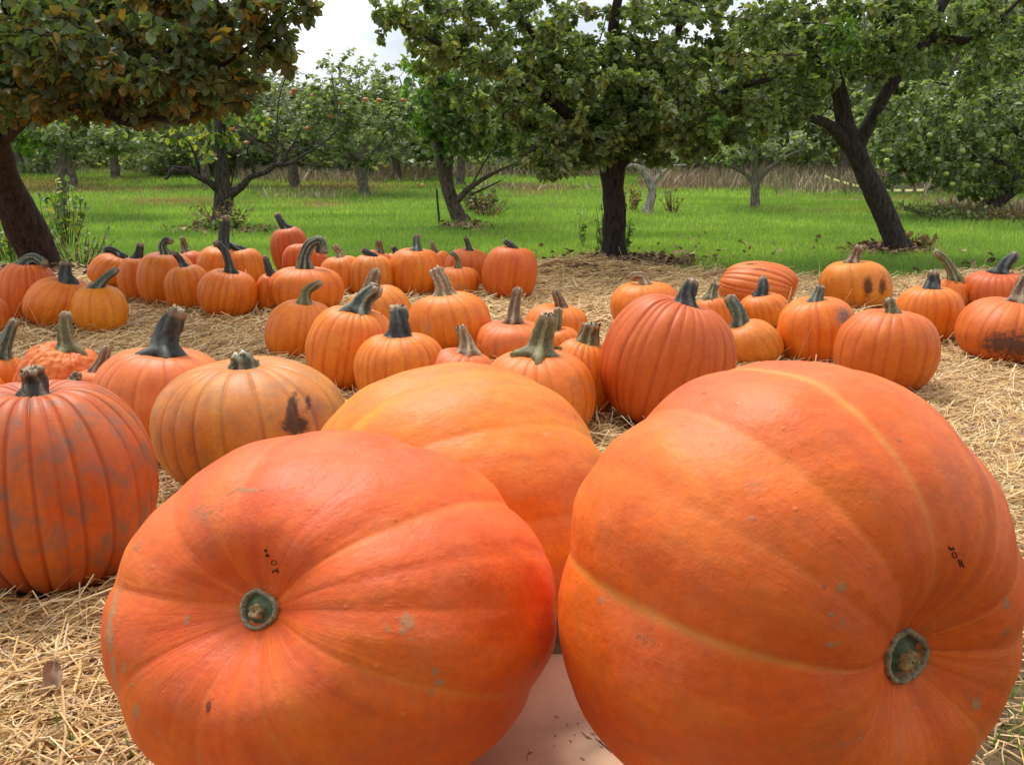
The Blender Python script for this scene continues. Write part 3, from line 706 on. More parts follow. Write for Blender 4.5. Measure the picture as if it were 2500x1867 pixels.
gR, bvR = giant('largest giant orange pumpkin at right, stem scar low and right, with strong yellow seams',
    (1362, 880, 2512, 2070), .05, 47.5, -15.5,
    [(169, .058, .20, 1.0), (143, .02, .15, .12), (122, .05, .2, .25), (97, .026, .16, 1.0), (74, .015, .12, .0), (52, .030, .15, .8), (28, .03, .15, .5), (0, .03, .16, 0),
     (-45, .022, .14, .7), (-80, .02, .12, .6), (-118, .028, .15, .45), (205, .02, .18, .12), (-22, .012, .1, 0)],
    [(2052, 1435, 16, 10, TNm, .85), (2030, 1500, 14, 7, TNm, .8), (2058, 1522, 8, 12, TNm, .85), (2030, 1572, 24, 7, TNm, .8), (2385, 1720, 14, 14, TNm, .9), (2365, 1700, 9, 6, TNm, .7),
     (1575, 1560, 30, 22, (.36, .15, .07), .65), (2457, 1468, 12, 18, (.36, .25, .15), .75), (2460, 1540, 14, 14, (.3, .18, .1), .65), (1845, 1185, 30, 14, (.62, .28, .16), .62), (1720, 960, 8, 5, (.45, .09, .04), .8),
     (1830, 1265, 12, 6, (.5, .26, .2), .7), (2060, 1815, 30, 12, (.36, .2, .12), .6), (2100, 1800, 9, 12, (.36, .25, .15), .7), (1470, 1465, 12, 10, (.5, .26, .16), .6)], 47, tone=(1.02, 1.0, 1.0), scar_r=.108)
gB, bvB = giant('giant orange and yellow streaked pumpkin lying behind the two front ones, no stem showing',
    (748, 884, 1502, 1588), .0, -66, -6,
    [(10, .035, .15, .15), (-28, .04, .17, .35), (-62, .035, .16, .4), (45, .03, .15, .2), (-95, .03, .15, .3), (-130, .03, .15, .2), (80, .03, .15, 0), (120, .03, .15, 0), (165, .03, .15, 0)],
    [(862, 998, 12, 4, (.35, .15, .1), .7), (1405, 1018, 4, 7, (.4, .12, .05), .8), (1340, 1060, 18, 6, (.6, .36, .25), .6)], 53, scar=False, a=.92, tone=(1.04, 1.6, 1.6))
for g in (gL, gR): fixsub(g)

def stroke(A, bvh, pts, wpx):
    out = []
    for (u, v) in pts:
        d = ray(u, v); h, n, i, ds = bvh.ray_cast(Vector(C0), Vector(d / np.linalg.norm(d)))
        if h is not None: out.append(np.array(h) + np.array(n) * .0004 * (1 if n.dot(Vector(d)) < 0 else -1)); k = ds / F
    if len(out) > 1: A.tube(out, [wpx * k / 2] * len(out), 6, col=(.05, .012, .008))
def ell(cx, cy, rx, ry, tilt=0, n=14):
    c, s = math.cos(tilt), math.sin(tilt)
    return [(cx + rx * math.cos(a) * c - ry * math.sin(a) * s, cy + rx * math.cos(a) * s + ry * math.sin(a) * c) for a in np.linspace(0, 2 * math.pi, n)]
A = Acc(); zz = lambda x, y: (2240 + x / 11.01, 1270 + y / 11.01)
for st in ([(820, 690), (870, 770), (905, 795)], [(865, 735), (935, 775), (995, 770)], [(930, 715), (985, 765)],
           [(1085, 1045), (1125, 1140), (1155, 1235)], [(1165, 1065), (1210, 1170), (1245, 1255)], [(1090, 1060), (1165, 1070)], [(1130, 1150), (1200, 1160)], [(1205, 1215), (1240, 1225), (1235, 1260)]):
    stroke(A, bvR, [zz(*p) for p in st], 2.6)
stroke(A, bvR, [zz(*p) for p in ell(985, 925, 52, 80, -.5)], 2.2)
o = A.build('ink_marking', M['ink'], gR, gR.location)
A = Acc(); zz = lambda x, y: (540 + x / 6.355, 1300 + y / 6.355)
stroke(A, bvL, [zz(680, 270), zz(705, 280)], 6.5); stroke(A, bvL, [zz(705, 345), zz(735, 355)], 7.5)
stroke(A, bvL, [zz(*p) for p in ell(818, 460, 38, 34, 0)], 1.8)
stroke(A, bvL, [zz(*p) for p in ((800, 620), (808, 590), (835, 580), (870, 595))], 3); stroke(A, bvL, [zz(858, 590), zz(885, 598)], 6.5); stroke(A, bvL, [zz(868, 545), zz(872, 590)], 2.5)
o = A.build('ink_marking', M['ink'], gL, gL.location)
# ------------------------------------------------------------------ straw
def inside_bodies(x, y, shrink=.80):
    m = np.zeros(len(x), bool)
    for (Wv, c, S) in BODIES:
        m |= ((x - c[0]) ** 2 + (y - c[1]) ** 2) < (S[0] * shrink) ** 2
    return m
def straw():
    r = np.random.RandomState(3)
    Vs, Fs, Cs = [], [], []; base = 0
    def emit(x, y, z, ang, pit, Ln, wd):
        n = len(x)
        d = np.stack([np.cos(ang) * np.cos(pit), np.sin(ang) * np.cos(pit), np.sin(pit)], -1)
        s = np.stack([-np.sin(ang), np.cos(ang), np.zeros(n)], -1)
        roll = r.randn(n) * .5; upv = np.cross(d, s)
        s = s * np.cos(roll)[:, None] + upv * np.sin(roll)[:, None]; upv = np.cross(d, s)
        bend = r.randn(n) * .10; kink = r.randn(n) * .05 * (r.rand(n) < .3) * 2
        wv = wd * (.55 + .9 * r.rand(n)) / 2
        c = np.stack([x, y, z], -1)
        P_ = []
        for tt, off in ((-.5, 0), (0.0, 1), (.5, 0)):
            p = c + d * (Ln * tt)[:, None] + s * (Ln * bend * off)[:, None] - np.array([0, 0, 1]) * (Ln * kink * off)[:, None]
            P_ += [p - s * wv[:, None], p + upv * (wv * .75)[:, None], p + s * wv[:, None]]
        V = np.stack(P_, 1).reshape(-1, 3)
        b = np.arange(n)[:, None] * 9
        f = np.concatenate([b + np.array([[0, 1, 4, 3]]), b + np.array([[1, 2, 5, 4]]), b + np.array([[3, 4, 7, 6]]), b + np.array([[4, 5, 8, 7]])], 0)
        pal = np.array([[.66, .48, .22], [.76, .60, .33], [.56, .37, .15], [.82, .70, .45], [.42, .27, .12], [.70, .50, .18], [.30, .20, .11]])
        k = r.choice(7, n, p=[.24, .17, .18, .09, .15, .07, .10])
        C = pal[k] * np.array([1.06, .97, .89]) * (.85 + .3 * r.rand(n, 1))
        Vs.append(V); Fs.append(f); Cs.append(np.repeat(C, 9, 0))
    def ring(x, y, a, m):
        Ln = .04 + .10 * r.rand(m); pit = np.abs(r.randn(m)) * .35
        z = ground_z(x, y) + .006 + r.rand(m) * .012 + np.sin(pit) * Ln * .45
        emit(x, y, z, a + 1.57 + r.randn(m) * .6, pit * np.where(r.rand(m) < .5, 1, -1), Ln, .0036)
    def batch(n, y0, y1, wd, lmin, lmax, up=.0, spread=1.0, pw=1.0, xr=None):
        y = y0 + (y1 - y0) * r.rand(n) ** pw
        x = (r.rand(n) - .5) * 2 * (.60 * y + .15)
        if xr: x = xr[0] + (xr[1] - xr[0]) * r.rand(n)
        e = straw_edge(x) + r.randn(n) * .10
        keep = (y < e)
        # thinning towards the bare soil near the camera
        ne = near_edge(x) + .25 * (vnoise(np.stack([x * 3, y * 3, x * 0], -1), 5, 2) - .5)
        keep &= (r.rand(n) < np.clip((y - ne) / .35 + .85, .10, 1))
        bw = (x > -.50) & (x < .60) & (y < 1.72); keep &= ~(bw & (r.rand(n) > .004))
        keep &= ~inside_bodies(x, y, .86)
        x, y = x[keep], y[keep]; n = len(x)
        flow = vnoise(np.stack([x * .9, y * .9, x * 0], -1), 31, 2) * 2.2 - 1.1
        ang = flow + r.randn(n) * .75 * spread
        ang = np.where(r.rand(n) < .2, r.rand(n) * math.pi, ang)
        Ln = lmin + (lmax - lmin) * r.rand(n) ** 1.6
        pit = r.randn(n) * .11 + up * np.abs(r.randn(n))
        z = ground_z(x, y) + .003 + r.rand(n) ** 1.3 * .020 + np.abs(np.sin(pit)) * Ln * .45
        emit(x, y, z, ang, pit, Ln, wd)
    batch(26000, 1.0, 2.3, .0034, .05, .22, .05)
    batch(9000, 1.0, 2.6, .0030, .04, .20, .10, xr=(-1.6, -.75))
    batch(9000, 1.6, 3.4, .0030, .04, .20, .10, xr=(.7, 2.2))
    batch(62000, 2.0, 4.2, .0036, .05, .20, .07)
    batch(76000, 4.0, 7.7, .0050, .05, .20, .10)
    batch(1600, 1.5, 7.6, .0032, .08, .22, .75)
    # straw pushed up round every pumpkin
    for (Wv, c0, S0) in BODIES:
        if c0[1] < 1.9: continue
        m = int(150 * S0[0] / .17); a = r.rand(m) * 6.283; q = S0[0] * (.92 + .18 * r.rand(m))
        ring((c0[0] + np.cos(a) * q), (c0[1] + np.sin(a) * q), a, m)
    b = 0; F_ = []
    for V, f in zip(Vs, Fs): F_.append(f + b); b += len(V)
    o = sm('straw', np.vstack(Vs), [np.vstack(F_)], M['straw'], col=np.vstack(Cs), smooth=False)
    tag(o, 'loose golden straw strewn over the ground between the pumpkins', 'straw', kind='stuff')
straw()

# ------------------------------------------------------------------ grass
def blades(x, y, h, wd, col, r, lean=.35, z=None):
    n = len(x); a = r.rand(n) * 2 * math.pi
    z = ground_z(x, y) if z is None else z
    s = np.stack([np.cos(a), np.sin(a), np.zeros(n)], -1) * (wd / 2)[:, None]
    b = np.stack([x, y, z - .004], -1)
    la = r.rand(n) * 2 * math.pi; lm = np.abs(r.randn(n)) * lean * h
    tip = b + np.stack([np.cos(la) * lm, np.sin(la) * lm, h], -1)
    mid = b + (tip - b) * .5 + np.array([0, 0, 1]) * (h * .10)[:, None]
    V = np.stack([b - s, b + s, mid - s * .8, mid + s * .8, tip], 1).reshape(-1, 3)
    k = np.arange(n)[:, None] * 5
    return V, k + np.array([[0, 1, 3, 2]]), k + np.array([[2, 3, 4]]), np.repeat(col, 5, 0)
def merge(name, parts, m, smooth=False):
    b = 0; Q, T = [], []
    for V, q, t, c in parts: Q.append(q + b); T.append(t + b); b += len(V)
    return sm(name, np.vstack([p[0] for p in parts]), [np.vstack(Q), np.vstack(T)], m, col=np.vstack([p[3] for p in parts]), smooth=smooth)
def grass():
    r = np.random.RandomState(5); parts = []
    def gcol(x, y, n):
        g = np.clip((vnoise(np.stack([x * .9, y * 1.6, x * 0], -1), 41, 4)[:, None] - .5) * 1.9 + .5, 0, 1)
        c = np.array([.14, .26, .045]) * (1 - g) + np.array([.35, .49, .10]) * g
        c = c * (.78 + .66 * r.rand(n, 1)); dry = r.rand(n, 1) < .08
        c = np.where(dry, np.array([[.38, .32, .13]]), c)
        bm = brown_mask(x, y)[:, None]; bc = np.array([.34, .23, .12]) * (.6 + .7 * r.rand(n, 1))
        return np.where(r.rand(n, 1) < bm * .85, bc, c)
    for (n, y0, y1, h0, h1, wd) in ((110000, 6.3, 10.5, .025, .06, .0048), (95000, 10.2, 17, .03, .07, .008), (75000, 16.5, 32, .045, .09, .016), (16000, 30, 46, .08, .16, .035)):
        y = y0 + (y1 - y0) * r.rand(n); x = (r.rand(n) - .5) * 2 * (.56 * y + .5)
        e = straw_edge(x) - .12 + r.randn(n) * .10
        bm = brown_mask(x, y)
        keep = (y > e) & ~((y < 10) & (r.rand(n) < bm * .75)); x, y = x[keep], y[keep]; n = len(x)
        t = vnoise(np.stack([x * 2.5, y * 2.5, x * 0], -1), 51, 2)
        h = (h0 + (h1 - h0) * r.rand(n)) * (.6 + .9 * t)
        if y0 < 7: h = h * np.clip((y - straw_edge(x)) / .8 + .45, .4, 1.05)
        parts.append(blades(x, y, h, wd * (.7 + .6 * r.rand(n)), gcol(x, y, n), r))
    # a few tufts pushing through the bare soil beside the board
    for (cx, cy, nn, sd) in ((G(150, 1800)[0], 1.40, 70, .12), (G(2440, 1500)[0], G(2440, 1500)[1], 240, .14), (G(2470, 1800)[0], G(2470, 1800)[1], 160, .12), (G(230, 1850)[0], 1.36, 60, .10), (G(2480, 1290)[0], G(2480, 1290)[1], 90, .14)):
        x = cx + r.randn(nn) * sd; y = cy + r.randn(nn) * sd * .8
        parts.append(blades(x, y, .02 + .05 * r.rand(nn), np.full(nn, .004), np.tile([.16, .30, .05], (nn, 1)) * (.6 + .6 * r.rand(nn, 1)), r, .8))
    o = merge('grass', parts, M['grass']); tag(o, 'short green orchard grass growing behind the straw', 'grass', kind='stuff')
    # dry brown weeds along the far side of the mown grass
    parts = []
    for (u0, u1, y0, y1, hh, n) in ((600, 1050, 22, 26, .26, 5000), (950, 1750, 24, 29, .36, 12000), (1550, 2200, 19, 25, .34, 11000), (-100, 700, 26, 31, .20, 5000), (640, 900, 16.0, 18.5, .16, 1200), (2200, 2540, 12.4, 14.8, .13, 3000),
                               (1210, 1440, 18.3, 19.8, .16, 1600), (1900, 2250, 17, 20, .35, 2500)):
        y = y0 + (y1 - y0) * r.rand(n); u = (u0 + u1) / 2 + (u1 - u0) / 2 * np.clip(r.randn(n) * .55, -1.2, 1.2) if u1 - u0 < 420 else u0 + (u1 - u0) * r.rand(n)
        x = (u - W / 2) / F * y * 1.03
        t = vnoise(np.stack([x * .9, y * .9, x * 0], -1), 61, 3); kk = r.rand(n) < np.clip((t - .32) * 4, .05, 1); x, y, t = x[kk], y[kk], t[kk]; n = len(x)
        h = hh * (.15 + 1.1 * r.rand(n) ** 1.6) * (.3 + 1.4 * t)
        c = np.array([[.40, .29, .20], [.52, .41, .27], [.30, .21, .15], [.20, .26, .09], [.32, .22, .17]])[r.choice(5, n, p=[.3, .26, .16, .12, .16])] * (.7 + .6 * r.rand(n, 1))
        parts.append(blades(x, y, h, np.full(n, .016), c, r, .7))
    o = merge('dry_weeds', parts, M['dry']); tag(o, 'tall brown dry weeds along the far edge of the orchard grass', 'weeds', kind='stuff')
grass()
# ------------------------------------------------------------------ trees
BARK_D = (.045, .036, .031); BARK_G = (.20, .17, .14); BARK_L = (.34, .30, .25)
LEAFSETS = {
 'dull': np.array([[.12, .18, .055], [.16, .23, .065], [.22, .28, .095], [.28, .29, .085], [.32, .37, .22], [.10, .15, .055]]),
 'orange': np.array([[.09, .12, .04], [.20, .14, .035], [.27, .16, .03], [.15, .15, .045], [.17, .23, .13], [.08, .12, .04], [.08, .12, .05], [.12, .17, .06]]),
 'bright': np.array([[.12, .24, .04], [.16, .30, .05], [.09, .18, .035], [.20, .28, .06]]),
 'yellow': np.array([[.30, .32, .06], [.16, .26, .05], [.09, .16, .04], [.36, .34, .08], [.10, .18, .05]]),
 'pale': np.array([[.19, .25, .10], [.25, .31, .15], [.15, .20, .08], [.33, .38, .24], [.12, .16, .07]]),
 'grey': np.array([[.23, .26, .17], [.31, .34, .24], [.17, .20, .12], [.13, .16, .09]]),
}
def leaves(pos, dirs, size, cols, r, fine=True, droop=.5):
    """one leaf per row; fine = pointed oval folded along its midrib, else a folded kite"""
    n = len(pos)
    d = dirs + r.randn(n, 3) * .55 - np.array([0, 0, droop]); d /= np.linalg.norm(d, axis=1)[:, None] + 1e-9
    nrm = np.array([0, 0, 1.0]) + r.randn(n, 3) * .55
    nrm = nrm - d * (nrm * d).sum(1)[:, None]; nrm /= np.linalg.norm(nrm, axis=1)[:, None] + 1e-9
    s = np.cross(d, nrm); L_ = (size * (.65 + .7 * r.rand(n)))[:, None]
    wdt = L_ * (.34 + .12 * r.rand(n, 1)); fold = (.25 + .35 * r.rand(n, 1)); curl = (r.rand(n, 1) - .15) * .28
    def pt(t, w_):
        return pos + d * (L_ * t) + s * (wdt * w_) + nrm * (np.abs(w_) * wdt * fold - L_ * curl * t * t)
    if fine:
        V = np.stack([pt(0, 0), pt(.24, -.82), pt(.28, 0), pt(.24, .82), pt(.70, -.86), pt(.72, 0), pt(.70, .86), pt(1.0, 0)], 1).reshape(-1, 3)
        k = np.arange(n)[:, None] * 8
        T = np.concatenate([k + [[0, 2, 1]], k + [[0, 3, 2]], k + [[4, 5, 7]], k + [[5, 6, 7]]]); Q = np.concatenate([k + [[1, 2, 5, 4]], k + [[2, 3, 6, 5]]])
        return V, [T, Q], np.repeat(cols, 8, 0)
    V = np.stack([pt(0, 0), pt(.45, -1), pt(.5, 0), pt(.45, 1), pt(1, 0)], 1).reshape(-1, 3)
    k = np.arange(n)[:, None] * 5
    return V, [np.concatenate([k + [[0, 2, 1]], k + [[0, 3, 2]], k + [[1, 2, 4]], k + [[2, 3, 4]]])], np.repeat(cols, 5, 0)

def grow(A, skel, anchors, r, r0, col):
    """join every anchor to the nearest point already on the tree by a thin crooked twig; returns segments"""
    nodes = [np.array(s) for s in skel]; nodes = np.array(nodes)
    order = np.argsort([np.min(((nodes - a) ** 2).sum(1)) for a in anchors]); segs = []
    for i in order:
        a = anchors[i]; dd = ((nodes - a) ** 2).sum(1) + np.maximum(0, nodes[:, 2] - a[2]) ** 2 * 1.5
        p = nodes[dd.argmin()]; ln = np.linalg.norm(a - p)
        if ln < .03: continue
        m1 = p + (a - p) * .4 + r.randn(3) * ln * .08 + [0, 0, ln * .04]; m2 = p + (a - p) * .75 + r.randn(3) * ln * .06
        rr = min(r0, .003 + ln * r0 * 1.2)
        A.tube([p, m1, m2, a], [rr, rr * .8, rr * .6, rr * .35], 4, 5, col, cap=False)
        segs.append((p, m1, m2, a)); nodes = np.vstack([nodes, m1, m2, a])
    return segs

def tree(label, name, trunk, limbs, blobs, seed, leaf=.07, bark=BARK_D, twigr=.010, group=None, cat='tree', fine=True, droop=.5, knob=0, parts=True, base=None):
    """trunk / limbs: lists of (points, radii); blobs: (centre, radii, n twigs, leaves per twig, leaf set)"""
    r = np.random.RandomState(seed)
    b = np.array(trunk[0][0][0])
    z0 = 0
    root = thing(name, label, cat, (b[0], b[1], z0), group)
    A = Acc(); skel = []
    for pts, rad in trunk:
        A.tube(pts, rad, 18, max(24, len(pts) * 8), bark, .16, seed); q, _ = resample(pts, rad, 30); skel += list(q[10:])
    # root flare
    p0 = np.array(trunk[0][0][0]); r00 = trunk[0][1][0]
    for k in range(6):
        a = k * 1.05 + r.rand() * .6; dv = np.array([math.cos(a), math.sin(a), 0])
        A.tube([p0 + [0, 0, .10] + dv * r00 * .3, p0 + dv * r00 * .95 + [0, 0, .03], p0 + dv * r00 * 1.7 - [0, 0, .03]], [r00 * .5, r00 * .35, r00 * .12], 8, 8, bark, .2, seed)
    tr = A.build('trunk', M['bark'], root, root.location)
    for pts, rad in limbs:
        A = Acc(); A.tube(pts, rad, 10, max(10, len(pts) * 6), bark, .2, seed + 1)
        A.build('limb', M['bark'], root, root.location); q, _ = resample(pts, rad, 24); skel += list(q[3:])
    A = Acc(); LV = Acc()
    for (c, rad, n, per, ls) in blobs:
        c = np.array(c); rad = np.array(rad)
        u = r.randn(n, 3); u /= np.linalg.norm(u, axis=1)[:, None]; u *= (r.rand(n, 1) ** .42)
        anchors = c + u * rad; anchors = anchors[anchors[:, 2] > .12]
        segs = grow(A, skel, anchors, r, twigr, tuple(np.array(bark) * 1.1))
        if per <= 0 or not segs: continue
        S = np.array(segs)                                # n,4,3
        per = int(per * (1.65 if leaf == .048 else 1.2 if leaf == .051 else 1)); tot = len(S) * per; idx = np.repeat(np.arange(len(S)), per)
        ln = np.linalg.norm(S[:, 3] - S[:, 0], axis=1)
        back = np.minimum(1.0, .42 / np.maximum(ln, .05))
        t = 1 - r.rand(tot) ** 1.0 * back[idx]
        p = S[idx, 0] * (1 - t)[:, None] ** 2 + 2 * S[idx, 2] * ((1 - t) * t)[:, None] + S[idx, 3] * (t ** 2)[:, None]
        dr = S[idx, 3] - S[idx, 1]; dr /= np.linalg.norm(dr, axis=1)[:, None] + 1e-9
        sd = r.randn(tot, 3); sd -= dr * (sd * dr).sum(1)[:, None]; sd /= np.linalg.norm(sd, axis=1)[:, None] + 1e-9
        dd = dr * .5 + sd; p = p + sd * .012
        pal = LEAFSETS[ls]; tw = r.randint(0, len(pal), len(S))
        k = np.where(r.rand(tot) < .45, tw[idx], r.randint(0, len(pal), tot))
        colr = pal[k] * (.75 + .5 * r.rand(tot, 1))
        V, Fs, C = leaves(p, dd, np.full(tot, leaf), colr, r, fine, droop)
        LV.add(V, Fs, C)
    if A.V: A.build('twigs', M['twig'], root, root.location)
    if LV.V: LV.build('crown', M['leaf'], root, root.location, smooth=False)
    return root

def pl(*q):                                             # q = (u, v, Y, width px) -> points, radii
    pts = [P(a[0], a[1], a[2]) for a in q]; rad = [a[3] / 2 * a[2] / F for a in q]
    pts[0] = pts[0]
    return pts, rad
def grounded(q):                                        # first point goes to the ground
    pts, rad = q; pts[0] = np.array([pts[0][0], pts[0][1], -.03]); return pts, rad
def bl(u, v, Y, ru, rv, rd, n, per, ls='dull'):
    return (P(u, v, Y), (ru * Y / F, rd, rv * Y / F), n, per, ls)

# left tree, nearest: dark trunk leaning left, crown hanging over the pumpkins
tree('large apple tree at left with a dark leaning trunk and brownish orange leaves', 'apple_tree',
     [grounded(pl((108, 668, 7.2, 104), (92, 620, 7.2, 92), (55, 545, 7.1, 92), (12, 440, 6.9, 74), (-12, 350, 6.6, 64), (-30, 260, 6.3, 56), (-20, 150, 6.0, 46)))],
     [pl((-30, 310, 6.5, 46), (40, 275, 6.1, 38), (130, 268, 5.7, 34), (230, 268, 5.5, 26), (318, 300, 5.3, 20), (375, 288, 5.2, 16), (440, 296, 5.1, 12), (520, 252, 5.0, 6)),
      pl((5, 345, 6.6, 30), (50, 305, 6.2, 26), (110, 250, 5.9, 22), (150, 180, 5.6, 16), (160, 60, 5.3, 10)),
      pl((130, 265, 5.7, 28), (80, 190, 5.5, 24), (30, 120, 5.4, 20), (10, 0, 5.2, 14)),
      pl((270, 285, 5.4, 20), (300, 215, 5.2, 17), (380, 165, 5.1, 14), (430, 90, 5.0, 11), (455, -40, 4.9, 8)),
      pl((400, 150, 5.1, 12), (520, 165, 5.0, 10), (600, 120, 4.9, 8), (680, 50, 4.8, 5), (735, 10, 4.8, 3)),
      pl((-10, 190, 6.1, 36), (100, 60, 5.8, 26), (250, -60, 5.5, 20), (450, -160, 5.2, 14))],
     [bl(90, 110, 5.6, 300, 150, .9, 170, 18, 'orange'), bl(330, 90, 5.2, 260, 150, .8, 170, 18, 'orange'), bl(200, 200, 5.4, 270, 80, .6, 110, 16, 'orange'),
      bl(520, 90, 5.0, 160, 150, .6, 74, 15, 'orange'), bl(640, 60, 4.9, 105, 95, .4, 28, 14, 'orange'), bl(480, 215, 5.0, 150, 65, .45, 52, 15, 'orange'), bl(50, 240, 6.0, 140, 60, .6, 40, 14, 'orange'),
      bl(715, 20, 4.8, 60, 45, .2, 14, 10, 'orange'), bl(690, 110, 4.9, 50, 60, .3, 12, 9, 'orange'), bl(560, 230, 5.0, 60, 45, .3, 10, 9, 'orange'), bl(250, 280, 5.4, 260, 22, .4, 26, 8, 'orange'), bl(200, -300, 5.5, 520, 240, 1.1, 110, 18, 'orange'), bl(150, 20, 6.6, 420, 160, .6, 90, 18, 'dull')],
     101, .051, (.045, .028, .024), .009, cat='tree')

# centre tree
#
tree('round crowned apple tree with a straight dark trunk in the middle of the photo', 'apple_tree',
     [grounded(pl((1500, 632, 8.1, 66), (1499, 600, 8.1, 58), (1500, 540, 8.1, 54), (1497, 470, 8.1, 53), (1494, 410, 8.1, 60), (1490, 365, 8.1, 72)))],
     [pl((1488, 400, 8.1, 50), (1440, 330, 7.9, 34), (1350, 250, 7.7, 24), (1230, 170, 7.5, 18), (1080, 110, 7.2, 12), (960, 50, 7.0, 6)),
      pl((1500, 400, 8.1, 50), (1580, 330, 8.0, 40), (1690, 270, 7.8, 30), (1800, 215, 7.7, 18), (1900, 190, 7.6, 8)),
      pl((1492, 380, 8.1, 54), (1510, 270, 8.1, 38), (1490, 130, 8.0, 28), (1520, -60, 7.9, 18)),
      pl((1470, 370, 8.1, 30), (1400, 330, 7.7, 20), (1340, 350, 7.4, 12), (1280, 380, 7.2, 6)),
      pl((1500, 300, 8.1, 26), (1600, 200, 8.0, 20), (1660, 60, 7.8, 15), (1700, -100, 7.7, 10)),
      pl((1470, 320, 8.1, 26), (1380, 180, 7.9, 20), (1270, 40, 7.7, 14), (1200, -90, 7.5, 8))],
     [bl(1490, 230, 7.9, 300, 140, 1.0, 240, 20), bl(1280, 150, 7.6, 250, 170, .9, 160, 18), bl(1060, 70, 7.2, 130, 105, .5, 55, 15), bl(940, 20, 7.0, 55, 60, .3, 11, 12),
      bl(1400, 40, 7.8, 420, 150, 1.0, 150, 17), bl(1720, 130, 7.8, 260, 170, .9, 160, 18), bl(1800, 290, 7.7, 130, 60, .5, 50, 18), bl(1650, 320, 7.9, 190, 75, .6, 90, 18),
      bl(1380, 360, 7.5, 120, 60, .5, 55, 15), bl(1340, 410, 7.3, 90, 32, .25, 16, 10), bl(1450, 330, 7.9, 140, 70, .5, 70, 18), bl(1450, -260, 7.9, 600, 220, 1.2, 90, 15),
      bl(1640, 260, 7.0, 30, 30, .1, 4, 14, 'pale'), bl(1750, 300, 7.2, 40, 60, .15, 6, 10, 'bright')],
     102, .048, BARK_D, .010, cat='tree')

# right leaning tree
tree('tall apple tree at right whose dark trunk leans left and forks wide', 'apple_tree',
     [grounded(pl((2197, 612, 8.8, 64), (2180, 570, 8.8, 56), (2140, 480, 8.8, 52), (2100, 395, 8.8, 47), (2066, 310, 8.8, 42), (2050, 230, 8.8, 38), (2035, 150, 8.8, 32), (2050, 20, 8.8, 24)))],
     [pl((2092, 370, 8.8, 34), (2118, 310, 8.8, 32), (2180, 200, 8.8, 30), (2255, 110, 8.8, 28), (2290, 30, 8.8, 26), (2340, -60, 8.8, 18)),
      pl((2265, 90, 8.8, 22), (2330, 100, 8.7, 22), (2400, 92, 8.7, 18), (2440, 50, 8.6, 11), (2500, -10, 8.5, 6)),
      pl((2075, 360, 8.8, 34), (2030, 310, 8.7, 26), (1975, 288, 8.6, 18), (1915, 290, 8.5, 12), (1850, 240, 8.4, 6)),
      pl((2190, 195, 8.8, 26), (2180, 90, 8.7, 20), (2150, -60, 8.6, 14)),
      pl((2045, 200, 8.8, 20), (1980, 130, 8.6, 14), (1900, 60, 8.4, 8))],
     [bl(2030, 90, 8.6, 230, 130, .9, 150, 17), bl(1900, 150, 8.4, 170, 120, .7, 110, 18), bl(2230, 60, 8.7, 170, 90, .7, 110, 18), bl(2170, 150, 8.4, 110, 60, .4, 34, 14),
      bl(2420, 90, 8.7, 110, 100, .6, 55, 16), bl(2370, 200, 8.6, 50, 55, .3, 14, 13), bl(1960, 270, 8.3, 70, 50, .3, 20, 13), bl(2200, 300, 8.3, 70, 80, .3, 10, 9), bl(2180, -240, 8.8, 480, 200, 1.1, 80, 15),
      bl(2060, 130, 7.7, 42, 70, .12, 8, 13, 'bright'), bl(2045, 60, 7.7, 30, 40, .1, 4, 12, 'bright')],
     103, .048, (.055, .045, .039), .010, cat='tree')

